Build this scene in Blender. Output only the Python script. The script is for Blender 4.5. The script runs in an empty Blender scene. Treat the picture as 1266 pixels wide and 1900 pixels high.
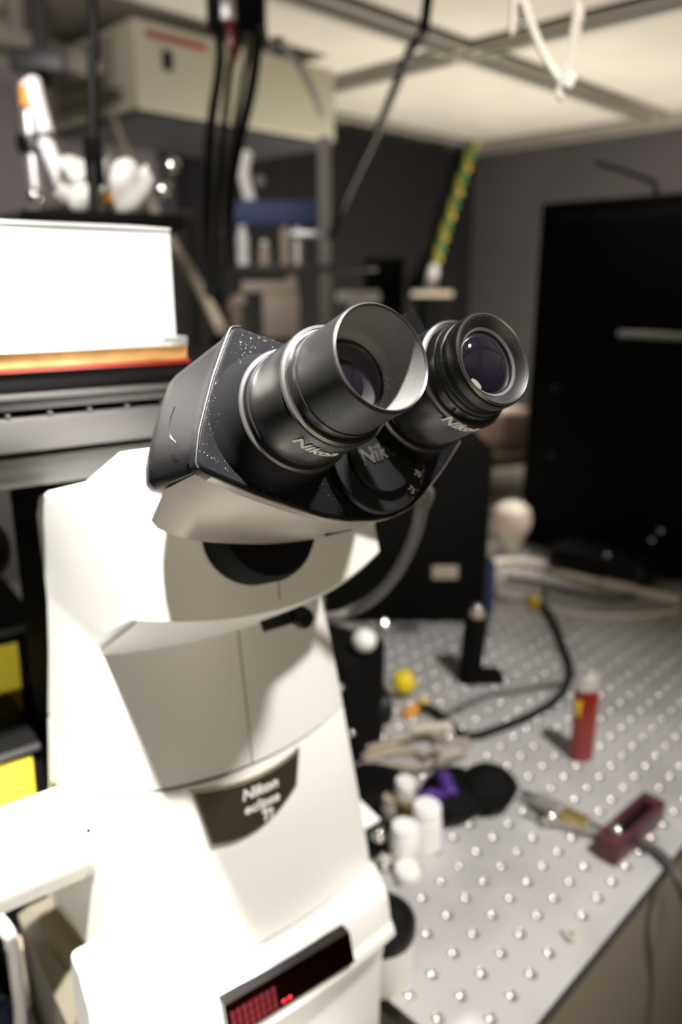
import bpy, bmesh, math, random
from math import sin, cos, pi, radians, sqrt
from mathutils import Vector, Matrix, Euler
random.seed(7)
S = bpy.context.scene
COL = S.collection

# ------------------------------------------------------------------ camera, world, lights, exposure
# world axes follow the room and the optical table; table top is z = 0, the floor is z = -0.9
PITCH = radians(16.5); FPX = 1424.0; CAMZ = 0.474
cam = bpy.data.cameras.new('camera')
cam.sensor_fit = 'VERTICAL'; cam.sensor_height = 36.0; cam.lens = FPX / 1900 * 36
cam.clip_start = 0.01; cam.clip_end = 60
cam.dof.use_dof = True; cam.dof.focus_distance = 0.248; cam.dof.aperture_fstop = 6.2; cam.dof.aperture_blades = 0
camo = bpy.data.objects.new('camera', cam); COL.objects.link(camo)
camo.location = (0, 0, CAMZ); camo.rotation_euler = (pi / 2 - PITCH, 0, -pi / 4)
S.camera = camo

w = bpy.data.worlds.new('world'); S.world = w; w.use_nodes = True
bg = w.node_tree.nodes['Background']; bg.inputs[0].default_value = (1.0, 0.95, 0.9, 1); bg.inputs[1].default_value = 0.03

def lamp(name, kind, loc, target, power, size, color=(1, 1, 1), spot=None, blend=0.4):
    l = bpy.data.lights.new(name, kind); l.energy = power; l.color = color
    if kind == 'AREA': l.shape = 'DISK'; l.size = size
    else: l.shadow_soft_size = size
    if kind == 'SPOT': l.spot_size = spot; l.spot_blend = blend
    o = bpy.data.objects.new(name, l); COL.objects.link(o); o.location = loc
    o.rotation_euler = (Vector(target) - Vector(loc)).to_track_quat('-Z', 'Y').to_euler()
    return o
lamp('bench_lamp', 'SPOT', (0.042, 0.145, 0.97), (0.07, 0.30, 0.25), 165.0, 0.022, (1.0, 0.97, 0.92), radians(36), 0.25)
lamp('right_lamp', 'SPOT', (0.432, -0.22, 1.15), (0.33, 0.25, 0.1), 68.0, 0.03, (1.0, 0.96, 0.93), radians(68), 0.95)
lamp('wall_fill', 'SPOT', (3.5, 0.9, 1.0), (4.26, 1.6, 1.15), 60.0, 0.1, (1.0, 0.82, 0.78), radians(80), 1.0)  # added spot out of view that brightens the right wall
lamp('ceiling_fill', 'AREA', (3.1, 1.9, -0.75), (2.9, 2.2, 1.3), 88.0, 0.8, (1.0, 0.94, 0.83))  # unseen area light added near the floor to lift the ceiling
lamp('bag_fill', 'SPOT', (0.0, 0.45, 1.25), (0.445, 0.80, 0.57), 45.0, 0.05, (1.0, 0.95, 0.9), radians(28), 0.6)  # spot put in to brighten the crumpled white bags
lamp('front_fill', 'AREA', (0.0, -1.4, 0.35), (0.25, 0.3, 0.25), 7.5, 0.8, (1.0, 0.88, 0.66))  # soft fill added behind the camera for the microscope's shaded front
lamp('shelf_fill', 'SPOT', (1.3, 0.35, 1.25), (1.42, 0.95, 0.10), 80.0, 0.05, (1.0, 0.92, 0.84), radians(48), 0.6)  # extra spot, no real fixture, lifting the paper block and the bulb
lamp('left_fill', 'SPOT', (0.0, 0.6, 1.0), (0.75, 1.68, 0.86), 75.0, 0.06, (1.0, 0.93, 0.94), radians(60), 0.8)  # fill spot added for the white tube and the far left wall
lamp('note_fill', 'SPOT', (-0.55, 0.0, 0.45), (0.16, 0.55, 0.19), 14.0, 0.03, (1.0, 0.97, 0.9), radians(13), 0.7)  # narrow spot added only to light the upper sticky note
lamp('tie_fill', 'SPOT', (0.15, -0.35, 1.25), (0.63, 0.37, 0.66), 55.0, 0.05, (1.0, 0.97, 0.9), radians(22), 0.6)  # made-up spot that whitens the cable tie loop

S.view_settings.view_transform = 'Standard'; S.view_settings.look = 'None'
S.view_settings.gamma = 1; S.view_settings.exposure = 0.0; S.view_settings.use_curve_mapping = False

# ------------------------------------------------------------------ helpers
def at(px, py, d):
    x = (px - 633) / FPX; y = (py - 950) / FPX
    g = cos(PITCH) - y * sin(PITCH); z = -sin(PITCH) - y * cos(PITCH)
    return Vector(((x + g) * sqrt(.5) * d, (g - x) * sqrt(.5) * d, CAMZ + z * d))
def atz(px, py, z=0.0):
    a = at(px, py, 1.0); t = (z - CAMZ) / (a.z - CAMZ)
    return Vector((a.x * t, a.y * t, z))

def mat(name, col, rough=0.5, metal=0.0, spec=0.5, bump=0.0, bscale=200, vary=0.0, vscale=8, col2=None, emit=0, trans=0, coat=0, specks=0):
    m = bpy.data.materials.new(name); m.use_nodes = True
    nt = m.node_tree; b = nt.nodes['Principled BSDF']
    b.inputs['Base Color'].default_value = (*col, 1); b.inputs['Roughness'].default_value = rough
    b.inputs['Metallic'].default_value = metal; b.inputs['Specular IOR Level'].default_value = spec
    b.inputs['Transmission Weight'].default_value = trans; b.inputs['Coat Weight'].default_value = coat
    tc = nt.nodes.new('ShaderNodeTexCoord')
    last = None
    if vary > 0 or col2:
        n = nt.nodes.new('ShaderNodeTexNoise'); n.inputs['Scale'].default_value = vscale; n.inputs['Detail'].default_value = 5
        nt.links.new(tc.outputs['Object'], n.inputs['Vector'])
        mx = nt.nodes.new('ShaderNodeMix'); mx.data_type = 'RGBA'
        c2 = col2 or tuple(max(0, c * (1 - vary)) for c in col)
        mx.inputs['A'].default_value = (*col, 1); mx.inputs['B'].default_value = (*c2, 1)
        rp = nt.nodes.new('ShaderNodeValToRGB'); rp.color_ramp.elements[0].position = .38; rp.color_ramp.elements[1].position = .64
        nt.links.new(n.outputs['Fac'], rp.inputs['Fac']); nt.links.new(rp.outputs['Color'], mx.inputs['Factor'])
        last = mx.outputs['Result']
    if specks:
        n = nt.nodes.new('ShaderNodeTexNoise'); n.inputs['Scale'].default_value = 1500; n.inputs['Detail'].default_value = 2
        nt.links.new(tc.outputs['Object'], n.inputs['Vector'])
        n2 = nt.nodes.new('ShaderNodeTexNoise'); n2.inputs['Scale'].default_value = 60
        nt.links.new(tc.outputs['Object'], n2.inputs['Vector'])
        ad = nt.nodes.new('ShaderNodeMath'); ad.operation = 'MULTIPLY_ADD'; ad.inputs[1].default_value = .35
        nt.links.new(n2.outputs['Fac'], ad.inputs[0]); nt.links.new(n.outputs['Fac'], ad.inputs[2])
        rp = nt.nodes.new('ShaderNodeValToRGB'); rp.color_ramp.elements[0].position = .93 - specks; rp.color_ramp.elements[1].position = .965 - specks
        nt.links.new(ad.outputs[0], rp.inputs['Fac'])
        mx = nt.nodes.new('ShaderNodeMix'); mx.data_type = 'RGBA'
        if last: nt.links.new(last, mx.inputs['A'])
        else: mx.inputs['A'].default_value = (*col, 1)
        mx.inputs['B'].default_value = (.30, .285, .26, 1)
        nt.links.new(rp.outputs['Color'], mx.inputs['Factor']); last = mx.outputs['Result']
    if last: nt.links.new(last, b.inputs['Base Color'])
    if bump > 0:
        n = nt.nodes.new('ShaderNodeTexNoise'); n.inputs['Scale'].default_value = bscale; n.inputs['Detail'].default_value = 3
        nt.links.new(tc.outputs['Object'], n.inputs['Vector'])
        bp = nt.nodes.new('ShaderNodeBump'); bp.inputs['Strength'].default_value = bump; bp.inputs['Distance'].default_value = .001
        nt.links.new(n.outputs['Fac'], bp.inputs['Height']); nt.links.new(bp.outputs['Normal'], b.inputs['Normal'])
    if emit:
        b.inputs['Emission Color'].default_value = (*col, 1); b.inputs['Emission Strength'].default_value = emit
    return m

M = dict(
    white=mat('white_enamel', (.80, .79, .745), .42, bump=.05, bscale=900),
    cream=mat('cream_plastic', (.62, .58, .47), .5),
    panelshade=mat('shaded_beige_plastic', (.20, .18, .135), .55),  # darkened beige: the port tube's shade is put into the colour
    black=mat('black_plastic', (.007, .007, .008), .42, spec=.25, bump=.12, bscale=1500, specks=.0),
    dusty=mat('dusty_black_plastic', (.008, .008, .009), .6, spec=.03, bump=.12, bscale=1500, specks=.018),
    blackmetal=mat('satin_black_metal', (.013, .0125, .0125), .30, spec=.38),
    rubber=mat('black_rubber', (.012, .0118, .0115), .42, spec=.35, specks=.03),
    grey=mat('warm_grey_enamel', (.34, .305, .25), .36, metal=.25),
    matteblack=mat('matte_black', (.003, .003, .003), .75, spec=.12),
    ringmetal=mat('glint_grey_metal', (.10, .098, .095), .3, metal=.7),  # paler than the black parts, with edge highlights put into the colour
    dark=mat('dark_grey', (.03, .029, .03), .5),
    lens=mat('coated_glass', (.01, .008, .014), .03, spec=1.0, coat=1.0),
    chrome=mat('chrome', (.8, .79, .76), .12, metal=1),
    steel=mat('worn_steel', (.60, .595, .585), .5, metal=.2, vary=.28, vscale=9, bump=.08, bscale=60),
    steelhole=mat('machined_steel', (.75, .74, .72), .24, metal=.9),
    steelside=mat('olive_brown_panel', (.17, .15, .11), .7),
    letter=mat('white_print', (.8, .79, .75), .6),
    faint=mat('grey_print', (.34, .33, .31), .6),
    plate=mat('dark_brown_anodised', (.085, .072, .05), .28, metal=.6),
    platerim=mat('champagne_rim', (.6, .56, .47), .25, metal=.8),
    screen=mat('dark_red_acrylic', (.003, .0003, .0003), .12, spec=.6),
    seg=mat('red_segment', (.10, .004, .008), .5),
    segon=mat('lit_red_segment', (.9, .03, .05), .5, emit=.8),
    amber=mat('amber_acrylic', (.30, .135, .04), .22, col2=(.44, .25, .10), vscale=30),
    paper=mat('white_paper', (.88, .88, .87), .7),
    stage=mat('grey_anodised', (.050, .048, .046), .5, metal=.2, bump=.1, bscale=500),
    curtain=mat('blackout_curtain', (.011, .0105, .011), .9, spec=.1),
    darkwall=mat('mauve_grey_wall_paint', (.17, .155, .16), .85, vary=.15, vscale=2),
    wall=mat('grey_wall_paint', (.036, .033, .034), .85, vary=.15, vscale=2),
    ceil=mat('ceiling_panel', (.47, .44, .37), .85, vary=.12, vscale=2),
    beam=mat('ceiling_beam', (.20, .185, .15), .6),
    floor=mat('floor_vinyl', (.13, .115, .085), .6, vary=.2, vscale=4),
    red=mat('red_plastic', (.24, .014, .008), .3, coat=.3),
    yellow=mat('yellow_plastic', (.85, .62, .01), .4),
    note=mat('yellow_sticky_paper', (.85, .68, .05), .8),
    orange=mat('orange_plastic', (.75, .30, .03), .5),
    blue=mat('dark_blue', (.015, .03, .10), .6),
    purple=mat('purple_plastic', (.07, .03, .20), .4),
    satin=mat('satin_metal', (.74, .73, .70), .38, metal=.5),
    dustlining=mat('dusty_rubber', (.14, .137, .132), .6, specks=.10),
    maroon=mat('maroon_anodised', (.115, .04, .055), .4, metal=.4),
    beige=mat('beige_metal', (.47, .45, .33), .6),
    vent=mat('beige_vent', (.28, .26, .20), .6),
    cablew=mat('off_white_cable', (.80, .74, .67), .5),
    cableb=mat('black_cable', (.008, .008, .007), .6, spec=.2),
    cableg=mat('grey_cable', (.10, .095, .09), .5),
    tan=mat('tan_plastic', (.42, .36, .27), .6),
    green=mat('green_wire', (.07, .20, .06), .5),
    wyel=mat('yellow_wire', (.42, .32, .04), .5),
    pole=mat('aluminium', (.52, .51, .49), .38, metal=.7),
    pink=mat('pinkish_paper', (.80, .62, .56), .7),
    milk=mat('milky_plastic', (.85, .84, .81), .45),
    yelglow=mat('brass', (.75, .6, .25), .25, metal=.9),
)

class MB:
    """collects shapes in one bmesh"""
    def __init__(s): s.bm = bmesh.new()
    def box(s, c, d, rot=None, bev=0.0, seg=2):
        r = bmesh.ops.create_cube(s.bm, size=1.0); vs = r['verts']
        bmesh.ops.scale(s.bm, vec=d, verts=vs)
        if bev:
            es = list({e for v in vs for e in v.link_edges})
            q = bmesh.ops.bevel(s.bm, geom=es, offset=bev, segments=seg, affect='EDGES', profile=.5)
            vs = list({v for f in q['faces'] for v in f.verts} | {v for v in vs if v.is_valid})
        if rot: bmesh.ops.rotate(s.bm, cent=(0, 0, 0), matrix=rot, verts=vs)
        bmesh.ops.translate(s.bm, vec=c, verts=vs); return s
    def loft(s, rings, cap0=True, cap1=True, closed=True):
        vr = [[s.bm.verts.new(p) for p in r] for r in rings]
        n = len(vr[0])
        for a, b in zip(vr, vr[1:]):
            for i in range(n if closed else n - 1):
                j = (i + 1) % n
                try: s.bm.faces.new((a[i], a[j], b[j], b[i]))
                except ValueError: pass
        if cap0: s.bm.faces.new(list(reversed(vr[0])))
        if cap1: s.bm.faces.new(vr[-1])
        return s
    def lathe(s, prof, org=(0, 0, 0), axis=(0, 0, 1), n=32, cap0=True, cap1=True):
        ax = Vector(axis).normalized(); e1 = ax.orthogonal().normalized(); e2 = ax.cross(e1); o = Vector(org)
        rings = [[o + ax * h + (e1 * cos(2 * pi * k / n) + e2 * sin(2 * pi * k / n)) * r for k in range(n)] for r, h in prof]
        return s.loft(rings, cap0, cap1)
    def tube(s, pts, r, n=10, smooth=4, taper=None):
        P = [Vector(p) for p in pts]
        if smooth and len(P) > 2:
            Q = []
            E = [P[0] * 2 - P[1]] + P + [P[-1] * 2 - P[-2]]
            for i in range(1, len(E) - 2):
                for k in range(smooth):
                    t = k / smooth; a, b, c, d = E[i - 1:i + 3]
                    Q.append(.5 * ((2 * b) + (c - a) * t + (2 * a - 5 * b + 4 * c - d) * t * t + (3 * b - a - 3 * c + d) * t ** 3))
            P = Q + [P[-1]]
        up = Vector((0, 0, 1)); rings = []; e1 = None
        for i, p in enumerate(P):
            t = (P[min(i + 1, len(P) - 1)] - P[max(i - 1, 0)]).normalized()
            if e1 is None: e1 = t.orthogonal().normalized()
            e1 = (e1 - t * e1.dot(t)).normalized(); e2 = t.cross(e1)
            rr = r if taper is None else r * (1 + (taper - 1) * i / (len(P) - 1))
            rings.append([p + (e1 * cos(2 * pi * k / n) + e2 * sin(2 * pi * k / n)) * rr for k in range(n)])
        return s.loft(rings)
    def prism(s, poly, vec):
        v = Vector(vec); return s.loft([[Vector(p) for p in poly], [Vector(p) + v for p in poly]])
    def blob(s, c, r, amp=.0, sub=3, seed=0):
        q = bmesh.ops.create_icosphere(s.bm, subdivisions=sub, radius=1.0); rnd = random.Random(seed)
        ks = [(Vector((rnd.uniform(-1, 1), rnd.uniform(-1, 1), rnd.uniform(-1, 1))) * 5, rnd.uniform(0, 6)) for _ in range(6)]
        for v in q['verts']:
            f = 1 + amp * sum(sin(v.co.dot(k) + p) for k, p in ks) / 3
            v.co = Vector((v.co.x * r[0] * f, v.co.y * r[1] * f, v.co.z * r[2] * f)) + Vector(c)
        return s
    def build(s, name, m, parent=None, inv=None, angle=35, bevel=0):
        bmesh.ops.recalc_face_normals(s.bm, faces=s.bm.faces)
        me = bpy.data.meshes.new(name)
        if inv is not None: s.bm.transform(inv)
        s.bm.to_mesh(me); s.bm.free()
        for p in me.polygons: p.use_smooth = True
        me.set_sharp_from_angle(angle=radians(angle))
        me.materials.append(M[m] if isinstance(m, str) else m)
        o = bpy.data.objects.new(name, me); COL.objects.link(o)
        if parent: o.parent = parent
        if bevel:
            b = o.modifiers.new('bevel', 'BEVEL'); b.width = bevel; b.segments = 2; b.limit_method = 'ANGLE'; b.angle_limit = radians(40)
        return o

def tag(o, label, cat, group=None, kind=None):
    o['label'] = label; o['category'] = cat
    if group: o['group'] = group
    if kind: o['kind'] = kind
    return o
def struct(o): o['kind'] = 'structure'; return o
def empty(name, loc=(0, 0, 0), rz=0):
    o = bpy.data.objects.new(name, None); COL.objects.link(o); o.location = loc; o.rotation_euler = (0, 0, rz); o.empty_display_size = .02
    return o

def text_verts(txt, size, shear=.0, bold=.0, extrude=.0, spacing=1.0):
    cu = bpy.data.curves.new('lettering', 'FONT'); cu.body = txt; cu.size = size; cu.shear = shear; cu.offset = bold * size
    cu.extrude = extrude; cu.align_x = 'CENTER'; cu.align_y = 'CENTER'; cu.space_character = spacing; cu.resolution_u = 3
    ob = bpy.data.objects.new('lettering', cu); COL.objects.link(ob)
    dg = bpy.context.evaluated_depsgraph_get(); me = bpy.data.meshes.new_from_object(ob.evaluated_get(dg))
    bpy.data.objects.remove(ob); bpy.data.curves.remove(cu)
    return me
def text_obj(name, txt, size, fn, m, parent, inv=None, **k):
    me = text_verts(txt, size, **k)
    bm = bmesh.new(); bm.from_mesh(me); bpy.data.meshes.remove(me)
    bmesh.ops.subdivide_edges(bm, edges=[e for e in bm.edges if e.calc_length() > size * .25], cuts=2)
    for v in bm.verts: v.co = Vector(fn(v.co.x, v.co.y, v.co.z))
    me = bpy.data.meshes.new(name)
    if inv is not None: bm.transform(inv)
    bm.to_mesh(me); bm.free(); me.materials.append(M[m])
    o = bpy.data.objects.new(name, me); COL.objects.link(o)
    if parent: o.parent = parent
    return o

# ------------------------------------------------------------------ room
ZC, XW, YW, ZF = 1.30, 4.26, 3.10, -0.9
XB, YB = -1.6, -2.4
def slab(name, c, d, m, **k): return struct(MB().box(c, d).build(name, m, **k))
slab('floor', ((XW + XB) / 2, (YW + YB) / 2, ZF - .03), (XW - XB + .2, YW - YB + .2, .06), 'floor')
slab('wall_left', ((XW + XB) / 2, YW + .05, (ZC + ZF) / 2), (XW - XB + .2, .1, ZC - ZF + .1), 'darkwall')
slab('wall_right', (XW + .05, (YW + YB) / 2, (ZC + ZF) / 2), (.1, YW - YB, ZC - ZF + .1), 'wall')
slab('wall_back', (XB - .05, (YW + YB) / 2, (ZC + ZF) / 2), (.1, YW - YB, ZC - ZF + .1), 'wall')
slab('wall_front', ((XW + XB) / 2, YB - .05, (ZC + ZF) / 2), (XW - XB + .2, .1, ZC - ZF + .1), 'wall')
ceil = slab('ceiling', ((XW + XB) / 2, (YW + YB) / 2, ZC + .05), (XW - XB + .2, YW - YB + .2, .06), 'beam')
gx = [-1.55, -.86, .85, 2.553, 4.22]; gy = [-2.36, -1.69, -.49, .71, 1.907, 3.06]
pan = None
for i in range(4):
    for j in range(5):
        x0, x1, y0, y1 = gx[i] + .075, gx[i + 1] - .075, gy[j] + .075, gy[j + 1] - .075
        o = MB().box(((x0 + x1) / 2, (y0 + y1) / 2, ZC + .01), (x1 - x0, y1 - y0, .03), bev=.008).build('panel', 'ceil', ceil)
for x in gx:
    for dx in (-.045, .045): MB().box((x + dx, (YW + YB) / 2, ZC - .005), (.035, YW - YB, .05), bev=.006).build('beam', 'beam', ceil)
for y in gy:
    for dy in (-.045, .045): MB().box(((XW + XB) / 2, y + dy, ZC - .006), (XW - XB, .035, .05), bev=.006).build('beam', 'beam', ceil)
struct(MB().box(((XW + XB) / 2, YW - .01, ZC - .03), (XW - XB, .03, .05), bev=.006).build('trim_1', 'beam'))
struct(MB().box((XW - .01, (YW + YB) / 2, ZC - .03), (.03, YW - YB, .05), bev=.006).build('trim_2', 'beam'))

cur = MB(); rr = []
for k in range(121):
    x = 2.02 + (4.235 - 2.02) * k / 120; y = YW - .045 + .006 * sin(k * .9) + .004 * sin(k * .37)
    rr.append([(x, y, ZF + .01), (x, y, ZC - .055), (x, y + .004, ZC - .055), (x, y + .004, ZF + .01)])
cu_ = cur.loft(rr).build('blackout_curtain', 'curtain'); cu_['label'] = 'black blackout curtain hanging along the left wall up to the room corner'; cu_['category'] = 'curtain'

# ------------------------------------------------------------------ optical table with real holes
TY0, TY1 = .1867, 1.2117
def breadboard(name, label, OX_, nx, leg_inset):
    p = .025; oy = .2103; ny = 41; NEAR = 1.9
    TX0 = OX_ - p / 2 - (.0125 if OX_ > 0 else 0); TX0 = OX_ - .0125
    X = [TX0 + i * p for i in range(nx + 1)]; Y = [TY0] + [oy + (j + .5) * p for j in range(ny)]
    TX1, Y1 = X[-1], Y[-1]
    table = empty(name, ((TX0 + TX1) / 2, (TY0 + Y1) / 2, ZF)); tag(table, label, 'table')
    tinv = Matrix.Translation(-table.location)
    bm = bmesh.new(); cache = {}
    def V(x, y, z):
        k = (round(x * 1e5), round(y * 1e5), round(z * 1e5))
        if k not in cache: cache[k] = bm.verts.new((x, y, z))
        return cache[k]
    for i in range(nx):
        for j in range(ny):
            x0, x1, y0, y1 = X[i], X[i + 1], Y[j], Y[j + 1]
            cx, cy = OX_ + i * p, oy + j * p
            if (cx + cy) > NEAR: seg = [(x0, y0), (x1, y0), (x1, y1), (x0, y1)]
            else:
                seg = []
                for (ax, ay), (bx, by) in (((x0, y0), (x1, y0)), ((x1, y0), (x1, y1)), ((x1, y1), (x0, y1)), ((x0, y1), (x0, y0))):
                    for t in range(3): seg.append((ax + (bx - ax) * t / 3, ay + (by - ay) * t / 3))
            n = len(seg); angs = [math.atan2(b - (y0 + y1) / 2, a - (x0 + x1) / 2) for a, b in seg]
            rings = [[V(a, b, 0) for a, b in seg]]
            for r, z in HOLE: rings.append([bm.verts.new((cx + r * cos(a), cy + r * sin(a), z)) for a in angs])
            for k in range(len(rings) - 1):
                for q in range(n):
                    f = bm.faces.new((rings[k][q], rings[k][(q + 1) % n], rings[k + 1][(q + 1) % n], rings[k + 1][q]))
                    f.material_index = 0 if k == 0 else 1; f.smooth = k > 0
            f = bm.faces.new(rings[-1]); f.material_index = 1; f.smooth = True
    me = bpy.data.meshes.new('perforated_top'); bm.transform(tinv); bm.to_mesh(me); bm.free()
    for m_ in ('steel', 'steelhole', 'matteblack'): me.materials.append(M[m_])
    o = bpy.data.objects.new('perforated_top', me); COL.objects.link(o); o.parent = table
    b = MB()
    for c, d in ((((TX0 + TX1) / 2, TY0 + .0007, -.0065), (TX1 - TX0, .0014, .0128)), (((TX0 + TX1) / 2, Y1 - .001, -.0065), (TX1 - TX0, .002, .0128)),
                 ((TX0 + .0007, (TY0 + Y1) / 2, -.0065), (.0014, Y1 - TY0, .0128)), ((TX1 - .001, (TY0 + Y1) / 2, -.0065), (.002, Y1 - TY0, .0128))): b.box(c, d)
    b.build('top_edge', 'steelhole', table, tinv)
    MB().box(((TX0 + TX1) / 2, (TY0 + Y1) / 2, -.17), (TX1 - TX0 - .004, Y1 - TY0 - .012, .31), bev=.003).build('core_panel', 'steelside', table, tinv)
    for x in (TX0 + leg_inset, TX1 - leg_inset):
        for y in (TY0 + .12, Y1 - .12):
            MB().lathe([(.06, ZF), (.06, ZF + .02), (.045, ZF + .03), (.045, -.325)], (x, y, 0)).build('leg', 'dark', table, tinv)
HOLE = [(.0049, 0), (.0047, -.0005), (.0040, -.0014), (.0030, -.0023), (.0017, -.0029), (.0006, -.0030)]
breadboard('optical_table', 'perforated steel optical table right of the microscope, lighter and clamp standing on it', .3278, 60, .14)
breadboard('side_table', 'perforated steel table section directly under the microscope, left of the narrow gap', -.3087, 24, .10)

# ------------------------------------------------------------------ the microscope (local frame: x right, y away from the user)
PS = radians(9.05); OX = .2096
KS = .8404   # size of the instrument
MM = Matrix.Translation((0, 0, CAMZ)) @ Matrix.Scale(KS, 4) @ Matrix.Translation((0, 0, -CAMZ)) @ Matrix.Translation((OX, 0, 0)) @ Matrix.Rotation(-PS, 4, 'Z')
ZB = -.09   # instrument base in its own units; comes to z = 0 on the table
MBASE = Vector((0, .42, ZB))
scope = empty('microscope', MM @ MBASE, -PS); scope.scale = (KS,) * 3
tag(scope, 'white inverted microscope with a black binocular head standing on the side table', 'microscope')
SI = Matrix.Translation(-MBASE)
def mw(x, y, z): return MM @ Vector((x, y, z))

def outline(w, yc, yk, xb, yb, xr, yr, z, zb=None, zr=None, xm=None, ym=None, zm=None, n=18, zk=None):
    zk = z if zk is None else zk; zb = zk if zb is None else zb; zr = z if zr is None else zr
    xm = (xb * .4 + xr * .6) if xm is None else xm; ym = (yb * .5 + yr * .5) if ym is None else ym; zm = (zb + zr) / 2 if zm is None else zm
    pts = []
    for i in range(n + 1):
        x = -w + 2 * w * i / n; pts.append((x, yc + (yk - yc) * (x / w) ** 2, z + (zk - z) * (x / w) ** 2))
    for f in (.5, 1): pts.append((w + (xb - w) * f, yk + (yb - yk) * (f ** 1.4), zk + (zb - zk) * f))
    pts.append((xm, ym, zm)); pts.append((xr, yr - .006, zr)); pts.append((xr - .006, yr, zr))
    pts.append((-xr + .006, yr, zr)); pts.append((-xr, yr - .006, zr)); pts.append((-xm, ym, zm))
    for f in (1, .5): pts.append((-(w + (xb - w) * f), yk + (yb - yk) * (f ** 1.4), zk + (zb - zk) * f))
    return pts
U = [outline(.0915, .3525, .3767, .0945, .3815, .0890, .500, .1742),
     outline(.0850, .3590, .3820, .0880, .3868, .0835, .500, .2230),
     outline(.0793, .3648, .3862, .0803, .3885, .0805, .500, .2640, zk=.262, zr=.262, xm=.0805, ym=.395, zm=.2625),
     outline(.0790, .3620, .3835, .0798, .3862, .0805, .500, .2668, zk=.2665, zb=.2690, zr=.268, xm=.0803, ym=.392, zm=.2685),
     outline(.0782, .3140, .3280, .0795, .3310, .0805, .500, .2945, zk=.3035, zb=.3040, zr=.280, xm=.0800, ym=.386, zm=.2745),
     outline(.0780, .3108, .3247, .0795, .3275, .0805, .500, .2985, zk=.3075, zb=.3085, zr=.290, xm=.0800, ym=.3855, zm=.2800),
     outline(.0770, .3112, .3252, .0794, .3285, .0808, .500, .3030, zk=.3120, zb=.3140, zr=.300, xm=.0800, ym=.386, zm=.292),
     outline(.0700, .3165, .3315, .0792, .3405, .0828, .492, .3540, zb=.3555, zr=.326, xm=.0802, ym=.391, zm=.342),
     outline(.0665, .3230, .3370, .0788, .3330, .0822, .482, .3860, zb=.390, zr=.341, xm=.0800, ym=.390, zm=.3630),
     outline(.0620, .3290, .3420, .0755, .3370, .0795, .478, .3925, zb=.3935, zr=.344, xm=.0770, ym=.392, zm=.3670)]
for r_ in U[4:9]:
    for k_, p_ in enumerate(r_):
        if p_[0] > 0: r_[k_] = (p_[0] * 1.055, p_[1], p_[2] + (.0045 * min(1, (p_[0] / .078) ** 2) if p_[2] < .33 else 0))   # the visor reaches a little further on the right
MB().loft(U).build('upper_shell', 'white', scope, SI, angle=28)
L = [outline(.0972, .3340, .3505, .102, .3565, .107, .500, .0485),
     outline(.0966, .3345, .3515, .1015, .3575, .106, .500, .056),
     outline(.0938, .3432, .3635, .0975, .368, .0945, .500, .115),
     outline(.0915, .3518, .3757, .0945, .3805, .0895, .500, .1700),
     outline(.0910, .3525, .3767, .0940, .3815, .0890, .499, .1715)]
MB().loft(L).build('lower_shell', 'white', scope, SI, angle=28)
K = [outline(.0955, .3357, .3525, .1005, .3582, .105, .495, .044), outline(.0895, .3545, .3787, .0925, .3835, .087, .495, .1725),
     outline(.0885, .3555, .3797, .0915, .3845, .086, .495, .19)]
MB().loft(K).build('inner_frame', 'dark', scope, SI)
Bz = [outline(.0960, .3335, .3500, .101, .357, .106, .500, .0462),
      outline(.0955, .3220, .3340, .1005, .345, .106, .500, .0470),
      outline(.0945, .3170, .3270, .099, .340, .106, .500, .0445),
      outline(.0930, .3135, .3215, .0975, .333, .106, .500, .0395),
      outline(.0920, .3085, .3165, .0965, .329, .106, .500, .0225),
      outline(.0920, .3045, .3125, .0965, .325, .106, .500, .0195),
      outline(.0920, .3030, .3110, .0965, .324, .106, .500, .0150),
      outline(.0920, .3050, .3130, .0965, .326, .106, .500, .0110),
      outline(.0920, .3180, .3220, .0965, .332, .106, .500, .0070),
      outline(.0920, .3240, .3280, .0965, .338, .106, .500, -.03),
      outline(.0920, .3240, .3280, .0965, .338, .106, .500, ZB)]
MB().loft(list(reversed(Bz))).build('base_housing', 'white', scope, SI, angle=28)
# base flanks
for sx in (-1,):
    poly = [(-.103, .338, ZB), (-.103, .338, .060), (-.103, .352, .079), (-.103, .372, .079), (-.103, .378, .060), (-.103, .378, ZB)]
    MB().prism([(x + .006, y, z) for x, y, z in poly], (-.024, 0, 0)).build('corner_block', 'white', scope, SI, bevel=.004)
    fr_ = [(-.095, .0505), (-.105, .048), (-.113, .031), (-.125, .009), (-.125, ZB), (-.095, ZB)]
    bk_ = [(-.085, .014), (-.104, .014), (-.119, .0135), (-.128, .010), (-.128, ZB), (-.085, ZB)]
    MB().loft([[(x, .379, z) for x, z in fr_], [(x, .50, z) for x, z in bk_]]).build('side_panel', 'panelshade', scope, SI, angle=12, bevel=.0012)
# rear column (black), behind the white shell
MB().loft([[(-.075, .49, ZB), (.075, .49, ZB), (.075, .62, ZB), (-.075, .62, ZB)], [(-.075, .49, .30), (.075, .49, .30), (.075, .60, .30), (-.075, .60, .30)],
           [(-.075, .47, .3515), (.075, .47, .3515), (.075, .60, .3515), (-.075, .60, .3515)]]).build('rear_column', 'matteblack', scope, SI, bevel=.004)
# seams (fine grooves along the middle of both front faces)
def strip(path, wd, m, name, th=.0003):
    b = MB(); rings = []
    for (x, y, z) in path: rings.append([(x - wd, y + .001, z), (x - wd, y - th, z), (x + wd, y - th, z), (x + wd, y + .001, z)])
    b.loft(rings); return b.build(name, m, scope, SI)
strip([(.001, .3525, .1745), (.001, .3590, .2230), (.001, .3648, .2640)], .0005, 'grey', 'front_seam')
strip([(.000, .3112, .304), (.000, .3165, .354)], .0004, 'grey', 'front_seam')
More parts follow.
